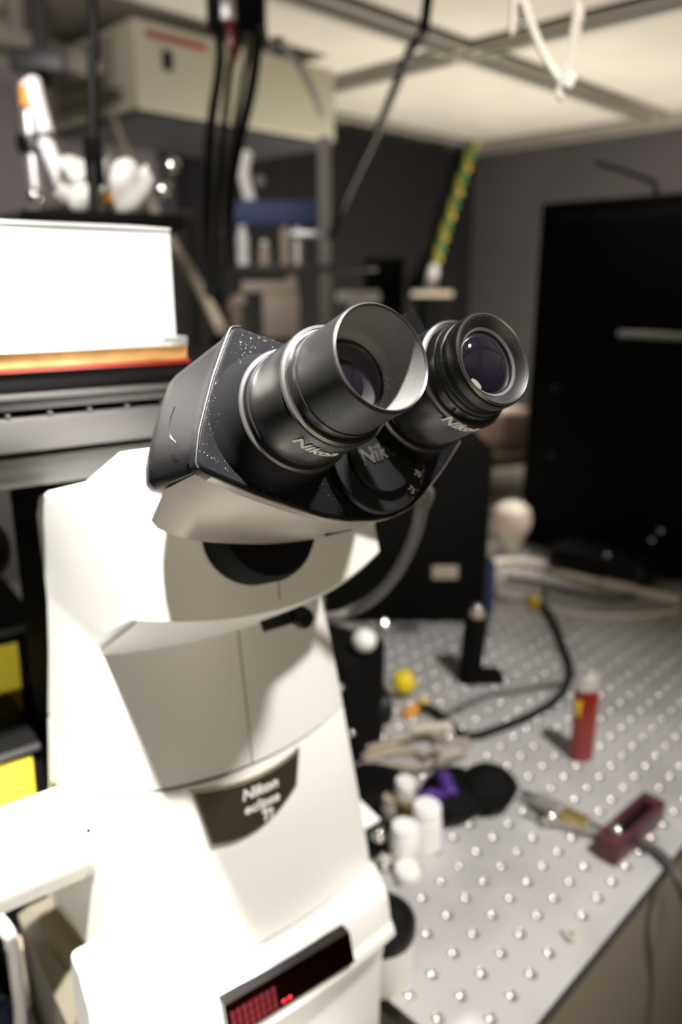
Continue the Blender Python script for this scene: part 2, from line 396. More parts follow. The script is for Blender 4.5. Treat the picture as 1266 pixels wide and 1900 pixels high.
# focus lever under the visor: slot plate and round knob
MB().box((.0170, .3445, .2745), (.021, .010, .0035), Matrix.Rotation(.95, 3, 'X'), .001).build('lever_slot', 'black', scope, SI)
MB().lathe([(.0, -.004), (.0045, -.004), (.0068, -.001), (.0068, .009), (.0055, .0115), (.0, .0115)], (.0335, .3480, .2735), (.15, -1, -.1), 24, False, False).build('lever_knob', 'black', scope, SI)
# name plate on the lower shell
def shell_y(x, z):
    T = ((.056, .0966, .3345, .3515), (.115, .0938, .3432, .3635), (.170, .0915, .3518, .3757))
    a, b_ = (T[0], T[1]) if z < .115 else (T[1], T[2]); t = (z - a[0]) / (b_[0] - a[0])
    w, yc, yk = (a[q] + (b_[q] - a[q]) * t for q in (1, 2, 3))
    return yc + (yk - yc) * (x / w) ** 2
def plate_pts(inset, off, n=14):
    top, bot = [], []
    for i in range(n + 1):
        f = -1 + 2 * i / n; ins = inset
        xt = f * (.0405 - ins); xb_ = f * (.0335 - ins * .9)
        zt = .1665 - ins + .004 * (f * f); zb_ = .1300 + ins + .0075 * f + .0085 * f * f
        top.append((xt - .002, zt)); bot.append((xb_ - .001, zb_))
    pl = top + list(reversed(bot))
    return [(x, shell_y(x, z) + off, z) for x, z in pl]
def strip_plate(inset, off, th, name, m, parent):
    b = MB(); n = 14
    A = plate_pts(inset, off); B = plate_pts(inset, off + th)
    va = [b.bm.verts.new(p) for p in A]; vb = [b.bm.verts.new(p) for p in B]; N = len(A)
    for i in range(N): b.bm.faces.new((va[i], va[(i + 1) % N], vb[(i + 1) % N], vb[i]))
    for i in range(n):
        b.bm.faces.new((va[i], va[i + 1], va[N - 2 - i], va[N - 1 - i])); b.bm.faces.new((vb[i + 1], vb[i], vb[N - 1 - i], vb[N - 2 - i]))
    return b.build(name, m, parent, SI)
npl = strip_plate(0, -.0022, .004, 'name_plate', 'platerim', scope)
strip_plate(.0018, -.0028, .003, 'plate_face', 'plate', npl)
for txt, sz, z0, x0, bo in (('Nikon', .0096, .1568, .003, .03), ('eclipse', .0088, .1468, .003, .02), ('Ti', .0096, .1375, .0055, .03)):
    text_obj('lettering', txt, sz, lambda x, y, z, z0=z0, x0=x0: (x0 + x * 1.12, shell_y(x0 + x, z0 + y) - .0031 - z, z0 + y), 'letter', npl, SI, shear=.2, bold=bo, extrude=.0002)
# display window in the base
def dw(u, v, o): # u along x, v down the tilted window, o outwards
    return (u, .3120 - .0065 * v / .0215 - o, .0440 - .0207 * v / .0215)
b = MB(); b.loft([[dw(-.0486, 0, -.006), dw(.0486, 0, -.006), dw(.0486, .0215, -.006), dw(-.0486, .0215, -.006)], [dw(-.0486, 0, .0026), dw(.0486, 0, .0026), dw(.0486, .0215, .0026), dw(-.0486, .0215, .0026)]])
disp = b.build('display_window', 'screen', scope, SI)
for i in range(8):
    for j in range(3):
        u = -.0455 + i * .0042; v = .006 + j * .0050
        b = MB(); b.loft([[dw(u, v, .0020), dw(u + .0027, v, .0020), dw(u + .0027, v + .0042, .0020), dw(u, v + .0042, .0020)], [dw(u, v, .0028), dw(u + .0027, v, .0028), dw(u + .0027, v + .0042, .0028), dw(u, v + .0042, .0028)]])
        b.build('segment', 'seg', disp, SI)
for u in (-.010, -.0055):
    b = MB(); b.loft([[dw(u, .0175, .002), dw(u + .0026, .0175, .002), dw(u + .0026, .0188, .002), dw(u, .0188, .002)], [dw(u, .0175, .003), dw(u + .0026, .0175, .003), dw(u + .0026, .0188, .003), dw(u, .0188, .003)]])
    b.build('lit_segment', 'segon', disp, SI)
# side port tube
port = MB().lathe([(.0285, -.085), (.0300, -.09), (.0300, -.1005), (.0285, -.1008), (.0285, -.1018), (.0300, -.1022), (.0300, -.158), (.029, -.160)], (0, .412, .131), (1, 0, 0), 40)
# the profile runs along +x with negative heights, so it points to the left of the body
port = port.build('side_port_tube', 'white', scope, SI)
MB().lathe([(.0305, -.1585), (.0315, -.16), (.0315, -.172), (.028, -.174)], (0, .412, .131), (1, 0, 0), 40).build('port_cap', 'pole', port, SI)
hx = (-.098, .3870, .1465)
MB().lathe([(.0017, -.001), (.0017, .0012)], hx, (0, -.84, .54), 16).build('screw_hole', 'matteblack', port, SI)

# mount collar on the neck
nn_ = Vector((0, -.041, .0175)).normalized()
MB().lathe([(.030, -.004), (.030, .014), (.027, .020)], Vector((-.011, .3180, .3455)), nn_, 40).build('mount_collar', 'matteblack', scope, SI)

# ---- binocular head
TI = radians(25)
A = Vector((0, -cos(TI), sin(TI))); UP = Vector((0, sin(TI), cos(TI))); P0 = Vector((0, .247, .402))
def hd(u, v, s): return P0 + Vector((u, 0, 0)) + UP * v + A * s
face_out = [(-.0768, .0006), (-.0712, .0160), (-.0591, .0385), (-.0439, .0616), (-.0225, .0528), (.0, .046), (.022, .047), (.045, .0535), (.0640, .0690), (.0702, .0400), (.0738, .0160), (.0772, -.0006),
            (.0560, -.0170), (.0395, -.0275), (.0285, -.0335), (.0160, -.0362), (.0040, -.0358), (-.0100, -.0335), (-.0230, -.0293), (-.0516, -.0149)]
def scale_poly(p, k, cu=0.0, cv=.012): return [(cu + (u - cu) * k, cv + (v - cv) * k) for u, v in p]
def inset_poly(p, d):
    n = len(p); out = []
    for i in range(n):
        a, b_, c = Vector(p[i - 1]), Vector(p[i]), Vector(p[(i + 1) % n])
        t1 = (b_ - a).normalized(); t2 = (c - b_).normalized(); nrm = (Vector((t1.y, -t1.x)) + Vector((t2.y, -t2.x))).normalized()
        k = 1 / max(.5, nrm.dot(Vector((t1.y, -t1.x)))); out.append(tuple(b_ + nrm * d * k))
    return out
def densify(p, k=3, rad=.18):
    # round the corners a little
    out = []; n = len(p)
    for i in range(n):
        a, b_, c = Vector(p[i - 1]), Vector(p[i]), Vector(p[(i + 1) % n])
        q0 = b_ + (a - b_) * rad; q2 = b_ + (c - b_) * rad
        for t in (0, .5, 1): out.append(tuple(q0 * (1 - t) ** 2 + b_ * 2 * t * (1 - t) + q2 * t * t))
    return out
FO = densify(face_out)
def ring(poly, s): return [hd(u, v, s) for u, v in poly]
ctr = (0, .012)
# front plate
head = MB().loft([ring(FO, -.0072), ring(FO, -.0016), ring(inset_poly(FO, .0005), -.0006), ring(inset_poly(FO, .0014), 0)]).build('binocular_head', 'black', scope, SI, angle=50)
MB().loft([ring(inset_poly(FO, .0010), -.003), ring(inset_poly(FO, .0010), .0004), ring(inset_poly(FO, .0018), .0010)]).build('face_plate', 'dusty', head, SI)
# pale line laid in as the highlight along the plate edge, left and top
def edge_tube(idx, rr, m='pole'):
    return MB().tube([hd(*FO[i % len(FO)], .0000) for i in idx], rr, 8, 2)
edge_tube(range(1, 12), .00035).build('edge_glint', 'ringmetal', head, SI)
# prism block behind the plate (black), widening to the back
up_idx = list(range(0, 12))
blk0 = [(-.0766, .0008), (-.0710, .0160), (-.0590, .0385), (-.0439, .0612), (-.0225, .0525), (0, .046), (.022, .047), (.045, .053), (.0636, .0684), (.0698, .0400), (.0722, .0160), (.0770, -.0004), (.04, -.012), (0, -.018), (-.04, -.012)]
blk1 = [(-.0805, .0020), (-.0770, .0190), (-.0690, .0350), (-.0560, .0560), (-.0260, .0520), (0, .046), (.026, .047), (.046, .054), (.0640, .0625), (.0715, .0380), (.0770, .0180), (.0805, .0010), (.04, -.012), (0, -.016), (-.04, -.012)]
blk2 = [(-.0760, .0040), (-.0730, .0190), (-.0640, .0330), (-.0500, .0470), (-.0260, .0480), (0, .044), (.026, .048), (.042, .050), (.0540, .0460), (.0640, .0330), (.0730, .0180), (.0760, .0030), (.04, -.008), (0, -.012), (-.04, -.008)]
D = lambda p: densify(p, rad=.25)
bk = MB().loft([ring(D(blk0), -.0076), ring(D(blk0), -.012), ring(D(scale_poly(blk1, .995)), -.036), ring(D(blk1), -.045), ring(D(blk2), -.062), ring(D(scale_poly(blk2, .8)), -.068)]).build('prism_block', 'black', head, SI, angle=40)
# glint of a tab on the left flank, drawn as a thin pale line
MB().tube([hd(-.0745, .0300, -.0105), hd(-.0765, .0250, -.0140), hd(-.0775, .0190, -.0150), hd(-.0768, .0150, -.0125)], .0003, 8, 4).build('tab_glint', 'ringmetal', head, SI)
# lower housing (grey): from the chin of the plate back to the neck
lo0 = [(-.0768, .0006), (-.0516, -.0149), (-.0230, -.0293), (-.0100, -.0335), (.0040, -.0358), (.0160, -.0362), (.0285, -.0335), (.0395, -.0275), (.0560, -.0170), (.0772, -.0006), (.05, .010), (0, .014), (-.05, .010)]
lo1 = [(-.0806, .0010), (-.0560, -.0175), (-.0250, -.0305), (-.0100, -.0340), (.0040, -.0355), (.0160, -.0352), (.0270, -.0320), (.0370, -.0250), (.0500, -.0120), (.0740, .0020), (.05, .010), (0, .014), (-.05, .010)]
lo2 = [(-.0815, -.0100), (-.0600, -.0230), (-.0270, -.0310), (-.0100, -.0335), (.0040, -.0345), (.0160, -.0345), (.0240, -.0300), (.0320, -.0200), (.0420, -.0060), (.0640, .0040), (.05, .010), (0, .014), (-.05, .010)]
lo3 = [(-.0720, -.0070), (-.0560, -.0180), (-.0270, -.0250), (-.0100, -.0275), (.0040, -.0280), (.0160, -.0280), (.0230, -.0240), (.0300, -.0160), (.0390, -.0050), (.0580, .0040), (.05, .010), (0, .014), (-.05, .010)]
D2 = lambda p: densify(p, rad=.3)
MB().loft([ring(D2(scale_poly(lo0, .985)), -.0078), ring(D2(lo0), -.0090), ring(D2(lo1), -.038), ring(D2(lo2), -.060), ring(D2(lo3), -.074)]).build('lower_housing', 'grey', head, SI, angle=40)
MB().loft([ring(D2(scale_poly(lo0, 1.004)), -.0073), ring(D2(scale_poly(lo0, 1.004)), -.0014), ring(D2(scale_poly(lo0, .985)), -.0006)]).build('chin_strip', 'grey', head, SI, angle=40)
# slot with a small latch on the chin
MB().box(hd(.006, -.0350, -.034), (.016, .0015, .002), Matrix.Rotation(-TI, 3, 'X')).build('latch_slot', 'matteblack', head, SI)
# hinge cap with raised lettering and the distance scale
hc = (.0115, -.0078)
def hcap(x, y, z): return hd(hc[0] + x, hc[1] + y, .0095 + z)
MB().lathe([(.0262, -.001), (.0262, .0055), (.0255, .0065), (.0200, .0068)], hd(hc[0], hc[1], 0), A, 56).build('scale_ring', 'black', head, SI)
cap = MB().lathe([(.0178, .004), (.0178, .0088), (.0168, .0096), (.0, .0096)], hd(hc[0], hc[1], 0), A, 48, True, False).build('hinge_cap', 'black', head, SI)
rt = radians(8)
text_obj('lettering', 'Nikon', .0105, lambda x, y, z: hcap(-.0005 + x * cos(rt) - (y) * sin(rt), .0015 + x * sin(rt) + y * cos(rt), z + .0001), 'ringmetal', cap, SI, shear=.1, bold=.02, extrude=.0006)
for ang, txt in ((18, '60'), (-6, '65'), (-30, '70'), (-54, '75'), (42, '55')):
    a_ = radians(ang); rr = .0222
    text_obj('scale_number', txt, .0042, lambda x, y, z, a_=a_, rr=rr: hd(hc[0] + rr * cos(a_) + x * cos(a_) - y * sin(a_) * 1.0, hc[1] + rr * sin(a_) + x * sin(a_) + y * cos(a_), .0069 + z), 'letter', head, SI, extrude=.0001)
for k in range(-66, 50, 6):
    a_ = radians(k); p = hd(hc[0] + .0251 * cos(a_), hc[1] + .0251 * sin(a_), .0066)
    if k % 12 == 0: MB().lathe([(.00035, -.0002), (.00035, .0003)], p, A, 8).build('scale_dot', 'faint', head, SI)
MB().tube([hd(hc[0] + .0268 * cos(radians(q)), hc[1] + .0268 * sin(radians(q)), .0045) for q in range(-40, 6, 6)], .0006, 8, 2).build('ring_glint_edge', 'chrome', head, SI)

# ---- eyepieces
def eyepiece(x0, with_cup):
    v0 = .015; org = hd(x0, v0, 0)
    body = MB().lathe([(.0310, -.001), (.0302, .0015), (.0285, .004), (.0273, .008), (.0266, .013), (.0264, .0185), (.0258, .0200), (.0246, .0203), (.0243, .0225),
                       (.0246, .0230), (.0249, .0236), (.0249, .0310), (.0247, .0420), (.0243, .0490), (.0238, .0505), (.0222, .0508), (.0218, .0530), (.0218, .0560), (.0195, .0562), (.0185, .0562), (.0178, .054)],
                      org, A, 72, True, True).build('eyepiece', 'blackmetal', scope, SI, angle=50)
    fl = MB().lathe([(.0322, .0000), (.0316, .0018), (.0296, .0045), (.0282, .0090), (.0274, .0135), (.0271, .0180)], org, A, 72, False, False).build('tube_flange', 'dusty', body, SI)
    for s_, r_, h_ in ((.0190, .0267, .0006), (.0229, .0249, .0005), (.0497, .0243, .0008)):
        MB().lathe([(r_ - .001, s_ - h_ * 1.6), (r_ + .0002, s_ - h_), (r_ + .0006, s_), (r_ + .0002, s_ + h_), (r_ - .001, s_ + h_ * 1.6)], org, A, 72, False, False).build('ring', 'ringmetal' if s_ != .0229 else 'blackmetal', body, SI)
    MB().lathe([(.0252, .0192), (.0254, .0194), (.0254, .0224), (.0252, .0226)], org, A, 72, False, False).build('groove', 'matteblack', body, SI)
    ct = .036 if with_cup else .0445; tc_ = radians(-117 if with_cup else -113)
    def wrap(x, y, z):
        r = .02492 + z; th = tc_ + x / .0249
        return hd(x0 + r * cos(th), v0 + r * sin(th), ct + .005 + y)
    text_obj('lettering', 'Nikon', .0078, wrap, 'letter', body, SI, shear=.22, bold=.03, extrude=.00012)
    th = radians(-127 if with_cup else -140); pr = hd(x0 + .0262 * cos(th), v0 + .0262 * sin(th), .0125)
    MB().lathe([(.0, .0012), (.0008, .0012), (.0009, .0008), (.0016, .0008), (.0018, .0004), (.0018, -.001)], pr, Vector((cos(th), 0, 0)) + UP * sin(th), 20, False, True).build('set_screw', 'yelglow', body, SI)
    if with_cup:
        MB().lathe([(.0180, .0515), (.0206, .0518), (.0214, .0530), (.0214, .0560), (.0210, .0600), (.0207, .0790), (.0203, .0803), (.0197, .0806), (.0192, .0800)],
                   org, A, 80, False, False).build('eyecup', 'rubber', body, SI, angle=60)
        MB().lathe([(.0192, .0800), (.0186, .0760), (.0184, .0640), (.0180, .0600), (.0150, .0585), (.0150, .0560)], org, A, 80, False, False).build('cup_lining', 'dustlining', body, SI, angle=60)
        MB().lathe([(.0192, .0803), (.0198, .0809), (.0204, .0803)], org, A, 80, False, False).build('eyecup_rim', 'ringmetal', body, SI)
        sl = .058
    else:
        MB().lathe([(.0205, .0535), (.0212, .0545), (.0212, .0590), (.0206, .0596), (.0200, .0598), (.0200, .0618), (.0205, .0622), (.0207, .0632), (.0207, .0670), (.0202, .0682), (.0192, .0688), (.0182, .0684), (.0150, .0655), (.0135, .0640), (.0125, .0620)],
                   org, A, 80, False, False).build('eyecup', 'rubber', body, SI, angle=60)
        MB().lathe([(.0186, .0685), (.0194, .0690), (.0203, .0683)], org, A, 80, False, False).build('eyecup_rim', 'ringmetal', body, SI)
        MB().lathe([(.0178, .0679), (.0160, .0664), (.0140, .0646)], org, A, 80, False, False).build('dusty_bevel', 'dustlining', body, SI)
        sl = .0615
    prof = [(.0150, sl - .001)] + [(.0150 * sin(t), sl + .0050 * (cos(t) - .0)) for t in [pi / 2 * (1 - k / 8) for k in range(9)]]
    prof[-1] = (.0001, prof[-1][1])
    MB().lathe(prof, org, A, 48, True, True).build('eye_lens', 'lens', body, SI, angle=80)
    MB().lathe([(.0155, sl + .0005), (.0150, sl + .0018), (.0138, sl + .0022), (.0135, sl + .0015)], org, A, 64, False, False).build('lens_ring', 'blackmetal', body, SI)
    return body
eyepiece(-.034, True)
eyepiece(.034, False)

# ---- stage behind the head
stg = MB().box((-.10, .545, .3865), (.40, .19, .021), bev=.002).build('stage_body', 'stage', scope, SI)
MB().box((-.06, .55, .3615), (.09 + .16, .18, .0195), bev=.0015).build('stage_bracket', 'stage', stg, SI)
MB().box((-.10, .545, .4045), (.39, .187, .006), bev=.001).build('slide_rail', 'dark', stg, SI)
MB().box((-.10, .543, .4095), (.396, .189, .0032), bev=.0008).build('rail_plate', 'stage', stg, SI)
for k in range(9):
    x = -.15 + k * .0245
    MB().lathe([(.0016, -.001), (.0016, .001), (.0008, .0015)], (x, .4515, .3985), (0, 0, 1), 12).build('rail_screw', 'ringmetal', stg, SI)
MB().box((-.10, .548, .4175), (.386, .186, .0115), bev=.001).build('stage_plate', 'matteblack', stg, SI)

# ------------------------------------------------------------------ things on the stage
def mloc(x, y, z, name):
    o = empty(name, mw(x, y, z), -PS); o.scale = (KS,) * 3; return o
def minv(o): return o.matrix_world
e = mloc(-.10, .548, .4234, 'amber_plate'); tag(e, 'amber orange acrylic plate lying on the black microscope stage under the white box', 'plate')
I = Matrix.Translation((.10, -.548, -.4234))
MB().box((-.10, .5475, .4295), (.236, .188, .012), bev=.001).build('amber_sheet', 'amber', e, I)
MB().box((-.10, .5475, .4248), (.239, .190, .0026), bev=.0006).build('lower_sheet', 'red', e, I)
MB().box((.0085, .455, .4385), (.017, .012, .006), bev=.001).build('clear_clip', 'pole', e, I)
e = mloc(-.11, .55, .4358, 'white_box'); tag(e, 'bright white lidded box on the amber plate at the stage', 'box')
I = Matrix.Translation((.11, -.55, -.4358))
def rrect(x0, x1, y0, y1, r, z, n=6):
    pts = []
    for cx, cy, a0 in ((x1 - r, y1 - r, 0), (x0 + r, y1 - r, 90), (x0 + r, y0 + r, 180), (x1 - r, y0 + r, 270)):
        for k in range(n + 1):
            a = radians(a0 + 90 * k / n); pts.append((cx + r * cos(a), cy + r * sin(a), z))
    return pts
MB().loft([rrect(-.23, .0105, .4505, .64, .004, .4358), rrect(-.23, .0105, .4505, .64, .004, .5055)]).build('carton', 'paper', e, I)
MB().loft([rrect(-.229, .0095, .4515, .639, .004, .5055), rrect(-.229, .0095, .4515, .639, .004, .5069)]).build('gap_liner', 'dark', e, I)
MB().loft([rrect(-.23, .0112, .450, .64, .005, .5069), rrect(-.23, .0112, .450, .64, .005, .5085), rrect(-.225, -.008, .458, .632, .005, .5098)]).build('lid', 'paper', e, I)

def thing(name, m, label, cat, mb, group=None, bevel=0, base=None):
    o = mb.build(name, m, bevel=bevel); tag(o, label, cat, group)
    # origin at the base of the mesh
    vs = [v.co for v in o.data.vertices]; c = sum(vs, Vector()) / len(vs); c.z = min(v.z for v in vs)
    o.data.transform(Matrix.Translation(-c)); o.location = c
    return o
def part(o, name, m, mb, bevel=0):
    return mb.build(name, m, o, Matrix.Translation(-o.location), bevel=bevel)

# ------------------------------------------------------------------ things on the optical table
# lighter
p = atz(1078, 1408); h = .090
ell = lambda z, k=1: [(p.x + .0125 * k * cos(radians(q)) * .70 + .0068 * k * sin(radians(q)) * .70, p.y - .0125 * k * cos(radians(q)) * .70 + .0068 * k * sin(radians(q)) * .70, z) for q in range(0, 360, 15)]
li = thing('lighter', 'red', 'red disposable lighter standing upright on the perforated table', 'lighter', MB().loft([ell(.0, .94), ell(.002, 1), ell(h - .012, 1), ell(h - .009, .97)]))
part(li, 'metal_hood', 'satin', MB().loft([ell(h - .009, .92), ell(h + .004, .86), ell(h + .006, .8)]))
part(li, 'spark_wheel', 'satin', MB().lathe([(.0045, -.004), (.0052, -.002), (.0052, .002), (.0045, .004)], (p.x + .001, p.y, h + .008), (1, 1, 0), 18))
part(li, 'thumb_button', 'satin', MB().box((p.x + .004, p.y - .004, h + .004), (.007, .007, .008), bev=.001))
part(li, 'label_mark', 'yellow', MB().box((p.x - .0095, p.y + .0035, h - .028), (.0035, .005, .016), bev=.0008))
# black angled bracket / mount
a0 = atz(893, 1262); 
br = thing('post_holder', 'matteblack', 'black upright post with a splayed foot standing near the pale cable loop', 'post',
           MB().tube([a0 + Vector((-.012, .010, .0)), a0 + Vector((-.010, .008, .05)), a0 + Vector((-.008, .006, .088))], .0145, 20, 3).box(a0 + Vector((.002, -.004, .007)), (.044, .026, .014), Matrix.Rotation(-pi / 4, 3, 'Z'), .004))
part(br, 'ball_tip', 'chrome', MB().blob(a0 + Vector((-.008, .006, .098)), (.0065, .0065, .0065), 0, 3))
part(br, 'collar', 'tan', MB().lathe([(.009, 0), (.009, .006), (.007, .010)], a0 + Vector((-.008, .006, .086)), (0, 0, 1), 20))
# cables
def onz(lst, z=.004): return [atz(x, y, z) for x, y in lst]
cb = thing('loop_cable', 'cablew', 'thick off white cable looping across the table in front of the black case', 'cable',
           MB().tube(onz([(1262, 1112), (1190, 1098), (1120, 1083), (1040, 1062), (985, 1045), (930, 1042), (900, 1055), (897, 1078), (925, 1098), (965, 1105), (993, 1108)], .008), .0072, 12, 5))
part(cb, 'yellow_boot', 'yellow', MB().lathe([(.008, -.012), (.0085, 0), (.006, .010)], atz(992, 1118, .008), (-.4, -.6, -.1), 18))
part(cb, 'plug', 'chrome', MB().lathe([(.0085, -.009), (.0095, -.004), (.0095, .006), (.007, .011)], atz(1002, 1106, .012), (1, -.5, .1), 20))
part(cb, 'junction_sleeve', 'cablew', MB().tube(onz([(1178, 1094), (1120, 1083)], .009), .0092, 14, 0))
thing('thin_cable', 'cablew', 'thin grey white cord curving beneath the thick off white cable', 'cable', MB().tube(onz([(1262, 1132), (1180, 1142), (1090, 1140), (1020, 1128), (950, 1118)], .003), .0022, 8, 5))
thing('grey_lead', 'cableg', 'grey lead running behind the thick off white cable at the right', 'cable', MB().tube(onz([(1264, 1080), (1215, 1084), (1185, 1100), (1150, 1112), (1060, 1098), (1000, 1080), (940, 1072)], .004), .004, 8, 5))
thing('black_cable', 'cableb', 'black cable curving from the yellow plug around beside the lighter', 'cable',
      MB().tube([atz(1008, 1122, .010), atz(1025, 1150, .008), atz(1045, 1200, .006), atz(1058, 1245, .006), atz(1040, 1290, .005), atz(990, 1325, .004), atz(930, 1350, .004), atz(872, 1366, .004), atz(838, 1345, .005), atz(805, 1318, .008), atz(778, 1308, .012)], .0048, 10, 5))
thing('grey_wire', 'cableg', 'thin grey wire lying straight on the table inside the black cable curve', 'wire', MB().tube(onz([(1040, 1268), (960, 1282), (900, 1292), (830, 1325)], .003), .003, 8, 4))
# yellow / red connectors
y0 = atz(748, 1292, 0)
t = thing('yellow_connector', 'yellow', 'large yellow round connector cap lying beside the black motor unit', 'connector', MB().lathe([(.012, .0), (.0145, .003), (.0145, .013), (.011, .019), (.005, .020)], y0 + Vector((-.004, .004, .016)), (.5, -.6, .45), 24))
part(t, 'threaded_tail', 'tan', MB().lathe([(.008, -.016), (.009, -.010), (.009, .001)], y0 + Vector((-.004, .004, .016)), (.5, -.6, .45), 20))
r0 = atz(712, 1330, 0)
thing('red_connector', 'red', 'red oval plug lying against the black motor unit', 'connector', MB().blob(r0 + Vector((.0, .0, .012)), (.009, .009, .013), 0, 3))
s0 = atz(770, 1326, 0)
t = thing('amber_plug', 'orange', 'small orange and yellow plug at the black cable end', 'connector', MB().lathe([(.004, -.016), (.0065, -.012), (.0065, .0), (.005, .004)], s0 + Vector((0, 0, .0075)), (.8, -.3, .3), 18))
part(t, 'yellow_tip', 'yellow', MB().blob(s0 + Vector((.010, -.004, .011)), (.0065, .0065, .0065), 0, 3))
# black motor unit right behind the microscope
bx = atz(672, 1395, 0)
mu = thing('motor_unit', 'matteblack', 'black boxy motor unit with a white round knob right of the microscope body', 'motor',
           MB().box(bx + Vector((-.012, .03, .062)), (.075, .085, .124), Matrix.Rotation(.15, 3, 'Z'), .008))
part(mu, 'front_barrel', 'black', MB().lathe([(.02, -.004), (.02, .018), (.016, .022)], bx + Vector((.022, .010, .040)), (.8, -.6, 0), 28))
part(mu, 'white_knob', 'milk', MB().blob(at(676, 1188, .76), (.0125, .0125, .0115), 0, 3))
part(mu, 'chrome_stud', 'chrome', MB().lathe([(.004, 0), (.006, .004), (.006, .010), (.003, .014)], at(712, 1172, .78), (.1, 0, 1), 16))
part(mu, 'side_screw', 'chrome', MB().blob(at(632, 1275, .66), (.0035, .0035, .0035), 0, 2))
part(mu, 'lower_screw', 'chrome', MB().blob(at(652, 1360, .63), (.003, .003, .003), 0, 2))
# tan wires clutter
wl = [[(668, 1425), (700, 1405), (740, 1395), (790, 1398), (830, 1380), (868, 1372)], [(672, 1405), (720, 1388), (770, 1392), (800, 1410), (835, 1400)],
      [(665, 1440), (690, 1428), (730, 1420), (772, 1425), (810, 1412), (860, 1395), (868, 1376)], [(680, 1390), (740, 1372), (790, 1360), (830, 1372)]]
for k, (pts, lab) in enumerate(zip(wl, ('tan wire nearest the black pouch with a kink at its end', 'tan wire wriggling through the middle of the wire tangle', 'tan wire winding along the front of the wire tangle', 'tan wire at the back of the wire tangle by the plugs'))):
    thing('tan_wire', 'tan', lab, 'wire', MB().tube([atz(x, y, .004 + .003 * k) for x, y in pts], .0033, 8, 4), 'tan wires tangled behind the bottles')
cl = atz(785, 1388, .0)
thing('cream_clip', 'cream', 'cream plastic clip lying on top of the tan wires', 'clip', MB().box(cl + Vector((.01, 0, .020)), (.046, .010, .008), Matrix.Rotation(-.6, 3, 'Z'), .002).box(cl + Vector((.028, -.011, .018)), (.010, .018, .007), Matrix.Rotation(-.6, 3, 'Z'), .002))
thing('foil_scrap', 'chrome', 'crumpled silver foil scrap beside the cream clip', 'scrap', MB().blob(atz(805, 1412, .009), (.010, .008, .008), .35, 3, 5))
# black pouch
po = atz(850, 1475, 0)
pc = thing('black_pouch', 'matteblack', 'limp black pouch lying open behind the white bottles', 'pouch',
           MB().blob(atz(905, 1462, .016), (.030, .026, .020), .10, 4, 2).blob(atz(835, 1478, .012), (.044, .028, .014), .15, 4, 3).blob(atz(800, 1500, .010), (.030, .022, .011), .12, 4, 4))
thing('purple_tube', 'purple', 'glossy purple blue tube end in the mouth of the black pouch', 'tube', MB().lathe([(.006, 0), (.0075, .002), (.0075, .024), (.005, .027)], atz(838, 1478, .026), (.5, .75, .15), 18))
thing('violet_strap', 'purple', 'violet curved strap behind the white bottles', 'strap', MB().tube([atz(760, 1500, .014), atz(778, 1484, .030), atz(800, 1474, .034), atz(820, 1476, .028)], .005, 10, 4))
# white bottles and jars
def bottle(px, py, r, h, label, m='milk', capm='paper', caph=.012, capr=.8, band=None, grp='small bottles beside the microscope'):
    q = atz(px, py, 0)
    o = thing('bottle', m, label, 'bottle', MB().lathe([(r * .92, 0), (r, .0015), (r, h * .62), (r * .96, h * .70), (r * capr * .85, h * .76), (r * capr * .85, h - caph)], q, (0, 0, 1), 28), grp)
    part(o, 'cap', capm, MB().lathe([(r * capr, h - caph), (r * capr * 1.02, h - caph + .001), (r * capr * 1.02, h - .002), (r * capr * .92, h)], q, (0, 0, 1), 28))
    if band: part(o, 'label_band', band, MB().lathe([(r * 1.012, h * .1), (r * 1.012, h * .6)], q, (0, 0, 1), 28, False, False))
    return o
bottle(749, 1590, .0125, .033, 'white plastic bottle nearest the front edge of the table, foremost of the pair', capr=.9)
bottle(790, 1570, .0135, .043, 'taller plain white bottle just behind the foremost one', capr=.9)
bottle(750, 1530, .0110, .048, 'off white bottle with a yellow label band behind the plain white ones', 'tan', 'milk', band='yelglow')
bottle(723, 1530, .0085, .030, 'small grey bottle left of the yellow banded one', 'faint', 'tan')
q = atz(755, 1625, 0)
thing('clear_cap', 'milk', 'translucent round cap lying in front of the white bottles', 'cap', MB().lathe([(.010, 0), (.0115, .002), (.0110, .008), (.009, .010)], q, (0, 0, 1), 24))
# folded white card by the microscope
c0 = atz(660, 1545, 0)
thing('white_card', 'paper', 'white folded paper card poking out behind the right side of the microscope', 'card', MB().prism([at(640, 1478, .585), at(664, 1480, .585), at(706, 1520, .575), at(668, 1542, .565), at(640, 1545, .565)], (0, 0, -.0012)))
# chrome fittings
f0 = atz(700, 1580, 0)
t = thing('chrome_fitting', 'chrome', 'chrome ball fitting beside the white card', 'fitting', MB().blob(f0 + Vector((0, 0, .016)), (.009, .009, .010), .05, 3, 1).lathe([(.010, 0), (.010, .004), (.006, .008)], f0, (0, 0, 1), 20))
f1 = atz(712, 1612, 0)
t = thing('hex_fitting', 'chrome', 'bent metal hose fitting in front of the chrome ball fitting', 'fitting', MB().tube([f1 + Vector((-.012, .010, .005)), f1 + Vector((0, 0, .010)), f1 + Vector((.010, -.006, .006))], .0042, 12, 4).lathe([(.007, -.003), (.007, .004)], f1 + Vector((0, 0, .008)), (1, -.6, 0), 6))
thing('dark_mat', 'matteblack', 'black cloth bundle under the fittings and small bottles', 'cloth', MB().blob(atz(700, 1560, .004), (.055, .030, .007), .2, 4, 8).blob(atz(700, 1470, .008), (.040, .034, .014), .15, 4, 9))
